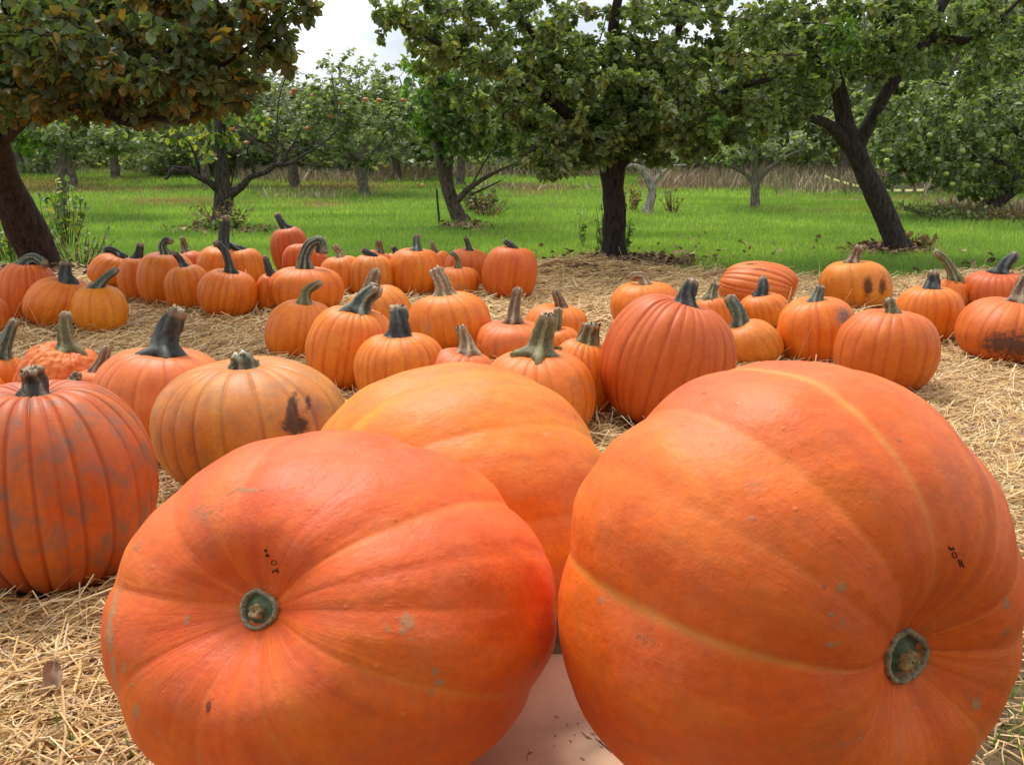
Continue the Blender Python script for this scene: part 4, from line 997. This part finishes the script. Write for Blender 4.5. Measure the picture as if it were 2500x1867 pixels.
# pruned tree with bare arms, left of centre
tree('half bare pruned apple tree with a blackened hollow trunk and two wide low arms', 'apple_tree',
     [grounded(pl((545, 560, 11.6, 58), (543, 520, 11.6, 44), (547, 475, 11.6, 44), (543, 440, 11.6, 36), (540, 370, 11.6, 28), (536, 270, 11.6, 24), (538, 180, 11.6, 16), (550, 80, 11.6, 8)))],
     [pl((547, 478, 11.6, 26), (515, 448, 11.5, 17), (484, 432, 11.4, 14), (458, 412, 11.4, 13), (440, 421, 11.4, 12), (420, 416, 11.3, 12), (407, 436, 11.3, 6), (400, 434, 11.3, 3)),
      pl((470, 420, 11.4, 10), (440, 410, 11.4, 7), (412, 406, 11.4, 3)),
      pl((478, 425, 11.4, 9), (480, 395, 11.4, 7), (462, 350, 11.3, 5), (430, 325, 11.2, 2)),
      pl((555, 480, 11.6, 26), (592, 452, 11.6, 17), (612, 432, 11.6, 15), (648, 420, 11.6, 14), (672, 403, 11.6, 13), (705, 400, 11.6, 9), (740, 380, 11.6, 6), (795, 345, 11.5, 4), (838, 302, 11.5, 2)),
      pl((690, 402, 11.6, 8), (700, 375, 11.6, 7), (680, 345, 11.6, 5), (655, 310, 11.6, 3)), pl((700, 378, 11.6, 6), (722, 340, 11.6, 4), (742, 300, 11.6, 2)),
      pl((668, 405, 11.6, 6), (675, 350, 11.6, 4), (680, 250, 11.6, 3), (700, 180, 11.6, 1.5)), pl((622, 428, 11.6, 6), (612, 390, 11.5, 5), (605, 360, 11.4, 4), (640, 320, 11.4, 2)),
      pl((720, 392, 11.6, 6), (760, 402, 11.6, 4), (800, 385, 11.6, 2)), pl((560, 470, 11.6, 5), (572, 420, 11.6, 3), (585, 390, 11.6, 1.5))],
     [bl(480, 325, 11.5, 70, 55, .5, 20, 5, 'yellow'), bl(590, 290, 11.5, 80, 70, .5, 26, 6, 'yellow'), bl(520, 370, 11.4, 50, 40, .4, 9, 5, 'yellow'), bl(540, 200, 11.6, 90, 60, .4, 16, 6, 'yellow'),
      bl(690, 330, 11.6, 90, 70, .3, 14, 0), bl(430, 400, 11.4, 40, 30, .2, 8, 0)],
     104, .085, (.065, .052, .045), .006, cat='tree')

# small leaning tree with a fresh green side
tree('small apple tree with fresh bright green leaves on its left and a crooked trunk', 'apple_tree',
     [grounded(pl((1128, 552, 11.7, 44), (1118, 528, 11.7, 38), (1100, 480, 11.7, 34), (1083, 420, 11.7, 30), (1072, 370, 11.7, 28), (1068, 300, 11.7, 20), (1080, 200, 11.7, 10)))],
     [pl((1108, 500, 11.7, 18), (1140, 465, 11.6, 14), (1175, 440, 11.5, 11), (1215, 418, 11.4, 8), (1260, 400, 11.3, 3)), pl((1105, 470, 11.7, 12), (1100, 420, 11.7, 9), (1105, 370, 11.7, 7), (1110, 300, 11.7, 4)),
      pl((1150, 455, 11.6, 5), (1175, 410, 11.6, 4), (1200, 370, 11.5, 2)), pl((1150, 475, 11.6, 7), (1195, 455, 11.5, 5), (1225, 440, 11.5, 2))],
     [bl(1060, 260, 11.5, 75, 110, .6, 70, 14, 'bright'), bl(1130, 220, 11.5, 110, 140, .8, 100, 16, 'pale'), bl(1200, 300, 11.5, 130, 70, .7, 80, 15, 'dull'), bl(1110, 330, 11.5, 90, 60, .6, 50, 14, 'pale'), bl(1040, 180, 11.3, 60, 60, .4, 24, 13, 'bright')],
     105, .075, (.12, .09, .075), .008, cat='tree')

tree('small leafless grey tree with a bent trunk behind the middle tree', 'bare_tree',
     [grounded(pl((1578, 532, 13.0, 30), (1585, 500, 13.0, 24), (1592, 465, 13.0, 22), (1578, 430, 13.0, 18), (1560, 410, 13.0, 13), (1540, 405, 13, 9), (1500, 410, 12.9, 4)))],
     [pl((1588, 460, 13, 12), (1610, 430, 13, 9), (1640, 408, 13, 7), (1695, 402, 13, 4)), pl((1575, 425, 13, 8), (1575, 390, 13, 6), (1585, 340, 13, 3)), pl((1610, 428, 13, 5), (1620, 380, 13, 4), (1650, 350, 13, 2)), pl((1545, 405, 13, 5), (1520, 385, 13, 3), (1490, 360, 13, 1.5))],
     [bl(1600, 370, 13, 80, 45, .4, 22, 3, 'pale')], 106, .06, BARK_L, .006, cat='tree')
tree('small forked tree with a grey trunk painted white at its foot, right of centre', 'apple_tree',
     [grounded(pl((1843, 512, 14, 26), (1843, 490, 14, 22), (1844, 440, 14, 20), (1842, 395, 14, 15), (1840, 340, 14, 9)))],
     [pl((1843, 452, 14, 12), (1815, 422, 14, 9), (1770, 402, 14, 6), (1735, 395, 14, 3)), pl((1845, 445, 14, 14), (1880, 410, 14, 10), (1930, 378, 14, 7), (1990, 358, 14, 3)), pl((1815, 420, 14, 7), (1815, 390, 14, 5), (1840, 370, 14, 3))],
     [bl(1850, 345, 14, 115, 45, .8, 90, 11, 'grey'), bl(1770, 370, 14, 70, 30, .5, 36, 10, 'pale'), bl(1955, 345, 14, 60, 25, .3, 24, 2, 'grey')], 107, .06, BARK_G, .007, cat='tree')
tr8 = tree('low bushy apple tree with green apples and a dark sloping trunk at the right edge', 'apple_tree',
     [grounded(pl((2392, 540, 13, 48), (2410, 510, 13, 42), (2450, 475, 13, 40), (2510, 425, 13, 36), (2560, 340, 13, 28)))],
     [pl((2480, 450, 13, 24), (2440, 400, 13, 18), (2380, 370, 12.9, 13), (2300, 362, 12.8, 8), (2200, 380, 12.6, 4)), pl((2440, 400, 13, 14), (2455, 330, 13, 12), (2440, 230, 13, 8)), pl((2510, 420, 13, 18), (2490, 330, 13, 14), (2380, 230, 13, 8), (2280, 200, 12.9, 4))],
     [bl(2370, 290, 12.9, 190, 110, 1.2, 230, 15, 'pale'), bl(2200, 310, 12.7, 110, 110, .8, 110, 14, 'pale'), bl(2290, 410, 12.6, 120, 60, .6, 80, 14, 'pale'), bl(2160, 410, 12.4, 60, 55, .4, 34, 13, 'pale'),
      bl(2480, 380, 12.9, 110, 100, .9, 90, 14, 'dull'), bl(2400, 445, 13, 110, 45, .6, 50, 13, 'dull'), bl(2470, 190, 13.2, 130, 70, .9, 70, 13, 'pale')],
     108, .068, (.07, .055, .05), .009, cat='tree')
tree('pale green apple tree with a thin grey trunk behind the big left tree', 'apple_tree',
     [grounded(pl((152, 532, 12.8, 30), (150, 500, 12.8, 24), (152, 440, 12.8, 22), (155, 380, 12.8, 20), (150, 320, 12.8, 14)))],
     [pl((155, 400, 12.8, 14), (185, 365, 12.8, 10), (250, 360, 12.7, 6), (330, 375, 12.6, 3)), pl((153, 380, 12.8, 10), (110, 340, 12.8, 7), (60, 320, 12.7, 3))],
     [bl(150, 310, 12.7, 170, 60, 1.0, 150, 14, 'pale'), bl(300, 330, 12.6, 90, 50, .7, 70, 13, 'pale'), bl(60, 340, 12.6, 60, 40, .5, 34, 12, 'bright'), bl(150, 200, 13, 220, 80, 1, 70, 14, 'dull')],
     109, .07, BARK_G, .008, cat='tree')

# apples
def apple(root, p, rad, c, r):
    t = np.linspace(.02, math.pi - .02, 12); th = np.linspace(0, 2 * math.pi, 16, endpoint=False)
    rho = np.sin(t); z = np.cos(t) - .22 * np.exp(-(rho / .3) ** 2) * np.sign(np.cos(t))
    V = np.stack([rho[:, None] * np.cos(th), rho[:, None] * np.sin(th), np.repeat(z[:, None] * .9, 16, 1)], -1).reshape(-1, 3) * rad
    g = vnoise(V / rad * 1.5 + p, 3, 2)[:, None]; c = np.array(c) * (1 - g * .7) + np.array([.45, .35, .08]) * g * .7
    return sm('apple', V + p, [grid_faces(12, 16)[:, ::-1]], M['apple'], root, root.location, col=c)
ra = np.random.RandomState(9)
for (u, v) in ((2165, 392), (2172, 367), (2350, 370), (2385, 405), (2422, 367), (2325, 450), (2310, 425), (2455, 360), (2220, 355), (2290, 390), (2270, 330), (2400, 330), (2345, 300)):
    apple(tr8, P(u, v, 11.9 + ra.rand() * .3), .034, (.26, .38, .08), ra)

# background trees: three grown kinds, copied
def proto(label, seed, ls, red, x, y, hgt=2.9, group='apple trees in the far rows'):
    r = np.random.RandomState(seed)
    b = np.array([x, y, -.03]); lean = r.uniform(-.15, .15)
    tk = [([b, b + [lean * .3, 0, .5], b + [lean, 0, 1.0]], [.11, .09, .08])]
    lm = []
    for k in range(6):
        a = k * 1.047 + r.rand() * .5; d = np.array([math.cos(a), math.sin(a), 0])
        lm.append(([b + [lean * .8, 0, .75], b + [lean, 0, 1.1] + d * .55, b + [0, 0, 1.5 + .5 * r.rand()] + d * 1.15, b + [0, 0, 2.1 + .5 * r.rand()] + d * 1.45], [.05, .04, .025, .012]))
    bls = [(b + [0, 0, 1.6], (1.5, 1.4, 1.0), 200, 15, ls)]
    for k in range(7):
        a = r.rand() * 6.28; d = np.array([math.cos(a), math.sin(a), 0]) * r.uniform(.5, 1.35)
        bls.append((b + [0, 0, r.uniform(.8, 2.3)] + d, (r.uniform(.4, .7),) * 2 + (r.uniform(.35, .6),), 34, 13, ls))
    bls.append((b + [0, 0, 2.8], (1.2, 1.0, .45), 26, 12, ls))
    t = tree(label, 'apple_tree', tk, lm, bls, seed, .095, BARK_G, .010, group, 'tree', fine=False, droop=.4)
    for k in range(red):
        a = r.uniform(-2.6, -.5); apple(t, b + [math.cos(a) * 1.35, math.sin(a) * 1.3, r.uniform(1.1, 2.4)], .05, (.55, .10, .05), r)
    return t
def copy_tree(o, loc, rz, s, label, group):
    c = o.copy(); sc.collection.objects.link(c); c.location = loc; c.rotation_euler = (0, 0, rz); c.scale = (s[0], s[0], s[1]); c['label'] = label; c['group'] = group
    for ch in o.children:
        d = ch.copy(); sc.collection.objects.link(d); d.parent = c
    return c
def gx(u, Y): return (u - W / 2) / F * Y * 1.03
GR_FAR = 'apple trees in the far rows'
pr = [proto('apple tree carrying red apples beside the gap of open sky', 201, 'pale', 9, gx(905, 17.5), 17.5),
      proto('greyish apple tree with red apples left of the gap of open sky', 202, 'grey', 5, gx(745, 20), 20),
      proto('dense green orchard tree in the far row', 203, 'pale', 0, gx(1300, 26), 26)]
pr[0].scale = (.95, .95, .76); pr[1].scale = (1.05, 1.05, .76)
FARLAB = ['far orchard tree cut off by the left edge under the dark crown', 'far tree whose trunk shows between the big left trunk and the thin grey one',
 'far tree left of the pruned tree, its crown behind the drooping brown leaves', 'far tree directly behind the pruned tree, left of its upright stem',
 'far tree behind the right arm of the pruned tree', 'far tree low behind the apple-laden one below the open sky', 'far tree showing just right of the red apple trees',
 'far tree filling in behind the small leaning tree', 'far tree seen low behind the middle trunk', 'far tree behind the leafless grey tree, deep in the back',
 'far tree between the leafless grey tree and the white-footed one', 'far tree straight behind the white-footed forked tree', 'far tree left of the yellow tape, behind the leaning trunk',
 'far tree right behind the fork of the right leaning trunk', 'tall pale tree right of the leaning trunk, under the bright sky', 'tall pale tree rising above the green-apple tree',
 'tall pale tree at the right edge above the green-apple tree', 'deepest tree behind the right leaning trunk', 'tree cut off by the right edge behind the green-apple tree',
 'tree beyond the left edge behind the big dark trunk', 'small far tree behind the thin grey left trunk', 'small far tree just right of the middle trunk',
 'deepest tree behind the middle crown', 'deepest tree left of the open sky, behind the red apple trees', 'small far tree just left of the pruned tree trunk']
far = [(-60, 23, 1.1), (110, 27, 1.25), (330, 24, 1.05), (470, 28, 1.3), (620, 25, 1.05), (815, 27, 1.0), (985, 24, .95), (1130, 21, .95), (1480, 27, 1.25), (1660, 30, 1.4), (1760, 25, 1.2), (1900, 29, 1.35),
       (2020, 24, 1.3), (2130, 19, 1.15), (2260, 24, 1.5), (2370, 20, 1.35), (2500, 22, 1.5), (2090, 30, 1.6), (2600, 17, 1.3), (-180, 19, 1.2), (230, 20, .9), (1580, 22, .85), (1380, 31, 1.4), (700, 31, 1.35), (540, 21, .95)]
rf = np.random.RandomState(77)
for i, (u, Y, s) in enumerate(far):
    o = pr[[2, 1, 2, 0, 2][i % 5] if i % 5 != 3 else 2]
    x = gx(u, Y)
    zs = .74 if 560 < u < 1010 else 1.0
    copy_tree(o, (x, Y, 0), rf.rand() * 6.28, (s * rf.uniform(.95, 1.15), s * zs * rf.uniform(.82, 1.12)), FARLAB[i], GR_FAR)

# undergrowth that closes the view behind the last row
def thicket():
    r = np.random.RandomState(15); n = 60000
    x = (r.rand(n) - .5) * 46; y = 30.5 + 6 * r.rand(n)
    top = 1.5 + 1.5 * vnoise(np.stack([x * .28, y * .2, x * 0], -1), 71, 3)
    cl = vnoise(np.stack([x * .8, y * .8, top], -1), 72, 3)
    z = top * r.rand(n) ** .8 * (.65 + .6 * cl)
    pal = np.vstack([LEAFSETS['pale'], LEAFSETS['grey'], [[.16, .12, .07]]]); col = pal[r.randint(0, len(pal), n)] * (.7 + .6 * r.rand(n, 1))
    n2 = 48000; x2 = (r.rand(n2) - .5) * 40; y2 = 25 + 5 * r.rand(n2)
    msk = vnoise(np.stack([x2 * .35, y2 * .3, x2 * 0], -1), 81, 3); kp = msk > .42; x2, y2, msk = x2[kp], y2[kp], msk[kp]
    z2 = (.3 + 5 * (msk - .42)) * r.rand(len(x2)); x = np.append(x, x2); y = np.append(y, y2); z = np.append(z, z2)
    col = np.vstack([col, pal[r.randint(0, len(pal), len(x2))] * (.7 + .6 * r.rand(len(x2), 1))]); n = len(x)
    V, Fs, C = leaves(np.stack([x, y, z], -1), r.randn(n, 3), np.full(n, .19), col, r, False, .3)
    o = sm('thicket', V, Fs, M['leaf'], col=C, smooth=False)
    tag(o, 'dense green undergrowth closing the view behind the orchard', 'undergrowth', kind='stuff')
thicket()
# ------------------------------------------------------------------ small things
rd = np.random.RandomState(88)
def on_ground(u, v, z=0): g = G(u, v, z); return np.array([g[0], g[1], float(ground_z(g[0], g[1]))])

# dried leaf on the straw, bottom left
def dry_leaf():
    g = on_ground(138, 1745); g[2] += .035
    t = np.linspace(0, 1, 14); s = np.linspace(-1, 1, 9)
    wd = np.sin(np.pi * np.clip(t * .92 + .04, 0, 1)) ** .8 * .019
    T, S = np.meshgrid(t, s, indexing='ij')
    X = S * wd[:, None] + .006 * np.sin(T * 4); Z = (T - .4) * .062 * .80 + .010 * np.abs(S); Y = (T - .5) * .04 + .006 * np.sin(T * 7 + S * 2) - .010 * S ** 2
    V = np.stack([X, Y, Z], -1).reshape(-1, 3) + g
    c = np.array([.40, .26, .17]) * (1 + .5 * (vnoise(V * 120, 2, 3) - .5))[:, None]
    f = grid_faces(14, 9, False); k = len(V); V2 = V + [0, .0012, 0]
    root = thing('dry_leaf', 'curled brown dry leaf standing on the straw at bottom left', 'leaf', tuple(g))
    sm('blade', np.vstack([V, V2]), [f, f[:, ::-1] + k], M['dry'], root, root.location, col=np.vstack([c, c * .8]))
    A = Acc(); A.tube([V.reshape(14, 9, 3)[0, 4], V.reshape(14, 9, 3)[0, 4] - [.004, .004, .02]], [.0012, .0007], 6, 5, (.25, .15, .08)); A.build('stalk', M['dry'], root, root.location)
dry_leaf()

# dark metal stake by the small leaning tree
g = on_ground(1074, 549); A = Acc()
A.tube([g - [0, 0, .05], g + [-.02, 0, .22], P(1066, 462, g[1])], [.013, .013, .012], 8, 10, (.05, .055, .05))
tag(A.build('stake', M['plain'], None, tuple(g)), 'thin dark stake standing beside the small leaning tree', 'stake')
# white painted stone at the same tree
def rock(label, name, cat, u, v, rad, c, seed):
    g = on_ground(u, v); t = np.linspace(.02, math.pi - .02, 18); th = np.linspace(0, 2 * math.pi, 26, endpoint=False)
    V = np.stack([np.sin(t)[:, None] * np.cos(th), np.sin(t)[:, None] * np.sin(th), np.repeat(np.cos(t)[:, None], 26, 1) * .85], -1).reshape(-1, 3)
    V = V * (1 + .5 * (vnoise(V * 1.8, seed, 3) - .5))[:, None] * rad + g + [0, 0, rad * .55]
    cc = np.array(c) * (1 + .9 * (vnoise(V * 40, seed, 3) - .6))[:, None].clip(.2, 1.3)
    return tag(sm(name, V, [grid_faces(18, 26)[:, ::-1]], M['plain'], None, tuple(g), col=cc), label, cat)
rock('whitish stone with dark blotches against the foot of the small leaning tree', 'stone', 'stone', 1121, 540, .062, (.62, .62, .62), 4)
rock('pale stone at the foot of the thin grey tree on the left', 'stone', 'stone', 146, 520, .07, (.45, .47, .52), 5)
rock('tiny white object on the grass far away at left', 'stone', 'stone', 291, 432, .07, (.8, .8, .8), 6)
# fallen apple
ga = on_ground(1031, 463); rt_ = thing('fallen_apple', 'red fallen apple lying on the grass left of the stake', 'apple', tuple(ga)); apple(rt_, ga + [0, 0, .07], .045, (.6, .12, .05), rd)
gq = on_ground(2385, 656)
# caution tape between two sticks
def stick(label, p, q, rad):
    A = Acc(); A.tube([p, (np.array(p) + q) / 2 + [.01, 0, 0], q], [rad, rad, rad * .9], 8, 8, (.40, .36, .26)); return tag(A.build('stick', M['dry'], None, tuple(p)), label, 'stick')
gs_ = on_ground(1990, 466); a0 = P(2007, 428, gs_[1]); stick('pale leaning stick that holds the left end of the yellow tape', gs_ - [0, 0, .03], a0, .014)
b_ = on_ground(2262, 486); b0 = P(2255, 464, b_[1]); stick('short stick that holds the right end of the yellow tape', b_ - [0, 0, .03], b0 + [0, 0, .03], .014)
V, C = [], []
for i in range(60):
    t = i / 59; p = a0 * (1 - t) + b0 * t - np.array([0, 0, .10 * math.sin(math.pi * t)]); tw = .5 * math.sin(t * 9)
    V += [p + [0, math.sin(tw) * .014, math.cos(tw) * .021], p - [0, math.sin(tw) * .014, math.cos(tw) * .021]]
    c = (.06, .06, .05) if (i % 6) in (0, 1) else (.90, .84, .34); C += [c, c]
tag(sm('caution_tape', V, [grid_faces(60, 2, False)], M['plain'], None, tuple(a0), col=np.array(C)), 'yellow and black tape strung between sticks behind the right leaning trunk', 'tape')

# weeds and suckers round the trunks
def shrub(label, u, v, h, rad, n, per, ls, size, bark=(.16, .10, .07), name='weed_clump', cat='weeds', up=1.0, group=None, d=0.0):
    g = on_ground(u, v); g[1] += d; r = np.random.RandomState(int(u)); root = thing(name, label, cat, tuple(g), group); A = Acc(); LV = Acc()
    for k in range(n):
        a = r.rand() * 6.28; q = r.rand() ** .6 * rad; b = g + [math.cos(a) * q * .5, math.sin(a) * q * .5, -.01]; hh = h * r.uniform(.45, 1.1)
        tp = b + [math.cos(a) * q + r.randn() * .02, math.sin(a) * q, hh]; md = (b + tp) / 2 + r.randn(3) * hh * .06
        A.tube([b, md, tp], [.0045, .0035, .0015], 5, 6, bark)
        if per:
            m = per; t = .25 + .75 * r.rand(m); pos = b[None] * ((1 - t) ** 2)[:, None] + md[None] * (2 * t * (1 - t))[:, None] + tp[None] * (t ** 2)[:, None]
            pal = LEAFSETS[ls]; V, Fs, C = leaves(pos, r.randn(m, 3), np.full(m, size), pal[r.randint(0, len(pal), m)], r, True, .2); LV.add(V, Fs, C)
    A.build('stems', M['twig'], root, root.location)
    if LV.V: LV.build('foliage', M['leaf'], root, root.location, smooth=False)
LEAFSETS['brownleaf'] = np.array([[.24, .14, .08], [.18, .10, .06], [.30, .20, .11], [.12, .14, .05]])
shrub('brown dead brush heaped round the foot of the pruned hollow tree', 548, 562, .30, .26, 70, 3, 'brownleaf', .04)
shrub('low green leaves at the front foot of the pruned hollow tree', 540, 568, .16, .14, 30, 12, 'dull', .05, name='low_plant', cat='plant')
shrub('dark green bushy sprout beside the small leaning tree', 1170, 515, .34, .18, 46, 16, 'dull', .05, (.1, .1, .05), 'sprout', 'plant')
shrub('brown dry stalks under the dark green sprout', 1185, 528, .28, .26, 50, 2, 'brownleaf', .04)
shrub('tall thin weeds with yellowish leaves beside the big left trunk', 165, 600, .62, .20, 22, 9, 'yellow', .06, (.12, .08, .05), 'tall_weed', 'weeds')
shrub('leafy weeds at the left edge beside the big dark trunk', 30, 640, .52, .22, 20, 10, 'yellow', .05, (.12, .09, .05), 'tall_weed', 'weeds')
shrub('low brown and green weeds between the left trunk and the back pumpkins', 200, 655, .30, .20, 40, 6, 'dull', .03)
shrub('thin green suckers rising along the left side of the middle trunk', 1480, 628, .55, .09, 12, 7, 'dull', .05, (.08, .09, .05), 'suckers', 'shoots')
shrub('thin sprouts on the right side of the middle trunk', 1528, 628, .36, .08, 10, 6, 'bright', .04, (.08, .09, .05), 'suckers', 'shoots')
shrub('lone spindly weed left of the middle trunk', 1425, 602, .36, .03, 2, 8, 'dull', .055, (.1, .09, .05), 'weed', 'weeds')
shrub('dark dead stalks right of the leafless grey tree', 1640, 522, .42, .14, 16, 5, 'brownleaf', .04, (.10, .07, .05))
shrub('dark dead stalks left of the leafless grey tree', 1538, 520, .40, .12, 16, 6, 'brownleaf', .05, (.10, .07, .05))
shrub('weedy brown and green growth under the bushy tree at the right edge', 2330, 535, .20, .50, 80, 7, 'dull', .05)
shrub('reddish weeds beneath the sloping trunk at the right edge', 2450, 540, .17, .40, 60, 5, 'brownleaf', .045)
shrub('small leafy ivy sprout low on the right leaning trunk', 2240, 610, .16, .12, 18, 7, 'brownleaf', .05, name='sprout', cat='plant')
# crumbs of straw and dirt on the board
def crumbs():
    r = np.random.RandomState(19); A = Acc()
    for k in range(46):
        u, v = (1400 + r.randn() * 60, 1780 + r.randn() * 50) if r.rand() < .4 else (1485 + r.randn() * 22, 1800 + r.randn() * 18)
        g = G(u, v, .0505)
        if g[1] > 1.66 or g[0] > .58: continue
        a = r.rand() * 3.14; l = r.uniform(.001, .005) if r.rand() < .9 else r.uniform(.01, .022); w_ = r.uniform(.0005, .0011)
        d = np.array([math.cos(a), math.sin(a), 0]) * l
        c = [(.10, .06, .04), (.45, .32, .16), (.22, .14, .09)][r.randint(3)]
        A.tube([g - d + [0, 0, w_], g + [0, 0, w_ * 1.5], g + d + [0, 0, w_]], [w_, w_, w_ * .6], 5, 5, c)
    tag(A.build('crumbs', M['dry']), 'crumbs of dirt and straw on the tan board between the giants', 'crumbs', kind='stuff')
crumbs()
# fallen leaf litter round the trunks
def litter():
    r = np.random.RandomState(44); pos = []
    for (u, v, ru, rv, n) in ((1500, 645, 110, 16, 520), (2150, 612, 70, 10, 260), (2230, 612, 30, 8, 90), (550, 566, 120, 8, 240), (1640, 640, 80, 10, 120), (1130, 556, 60, 8, 120), (110, 675, 120, 14, 260), (2380, 655, 140, 20, 40), (1700, 610, 300, 40, 60)):
        for k in range(n):
            g = G(u + r.randn() * ru * .6, v + r.randn() * rv * .6)
            pos.append([g[0], g[1], float(ground_z(g[0], g[1])) + .012 + r.rand() * .03])
    pos = np.array(pos); n = len(pos); d = r.randn(n, 3); d[:, 2] *= .25
    pal = np.array([[.20, .10, .07], [.28, .16, .09], [.14, .08, .06], [.36, .25, .16]])
    V, Fs, C = leaves(pos, d * 1.5, np.full(n, .055), pal[r.randint(0, 4, n)], r, True, 0)
    tag(sm('leaf_litter', V, Fs, M['dry'], col=C, smooth=False), 'brown fallen leaves scattered round the trunks', 'leaf litter', kind='stuff')
litter()

# unseen tree added behind the viewpoint: its crown shades the near side of the giants
tree('unseen apple tree added for shade behind the viewpoint with its crown overhead', 'apple_tree',
     [([np.array([1.9, -2.3, -.03]), np.array([1.8, -2.2, .6]), np.array([1.6, -2.1, 1.3])], [.13, .11, .10])],
     [([np.array([1.6, -2.1, 1.2]), np.array([.8, -1.6, 1.9]), np.array([-.3, -1.2, 2.3])], [.07, .05, .02]), ([np.array([1.6, -2.1, 1.2]), np.array([2.2, -1.4, 1.9]), np.array([2.6, -.6, 2.3])], [.06, .04, .02]),
      ([np.array([1.6, -2.1, 1.2]), np.array([.8, -2.8, 2.0]), np.array([-.5, -3.2, 2.4])], [.06, .04, .02])],
     [(np.array([.2, -1.3, 2.3]), (2.3, 1.6, .5), 330, 26, 'dull'), (np.array([2.3, -1.4, 2.4]), (1.4, 1.3, .6), 120, 22, 'dull'), (np.array([0, -3.0, 2.2]), (2.4, 1.3, .8), 140, 22, 'dull')],
     140, .085, fine=False)
for (lab, x, y) in (('bushy apple tree added for shade behind the viewpoint at left, crown down to the ground', -2.4, -3.4), ('bushy apple tree added for shade straight behind the viewpoint, crown down to the ground', .2, -4.4), ('bushy apple tree added for shade behind the viewpoint at right, crown down to the ground', 3.4, -3.6)):  # added out of view to block low sky light from behind the camera
    b = np.array([x, y, 0.0])
    tree(lab, 'apple_tree', [([b - [0, 0, .03], b + [.05, 0, .6], b + [0, .1, 1.4]], [.12, .10, .06])], [([b + [0, 0, .7], b + [.5, .4, 1.2], b + [.9, .8, 1.8]], [.06, .04, .02]), ([b + [0, 0, .8], b + [-.5, .4, 1.3], b + [-1.0, .7, 1.9]], [.06, .04, .02])],
         [(b + [0, 0, 1.35], (1.6, 1.1, 1.25), 330, 22, 'dull')], int(abs(x) * 10) + 150, .10, fine=False)
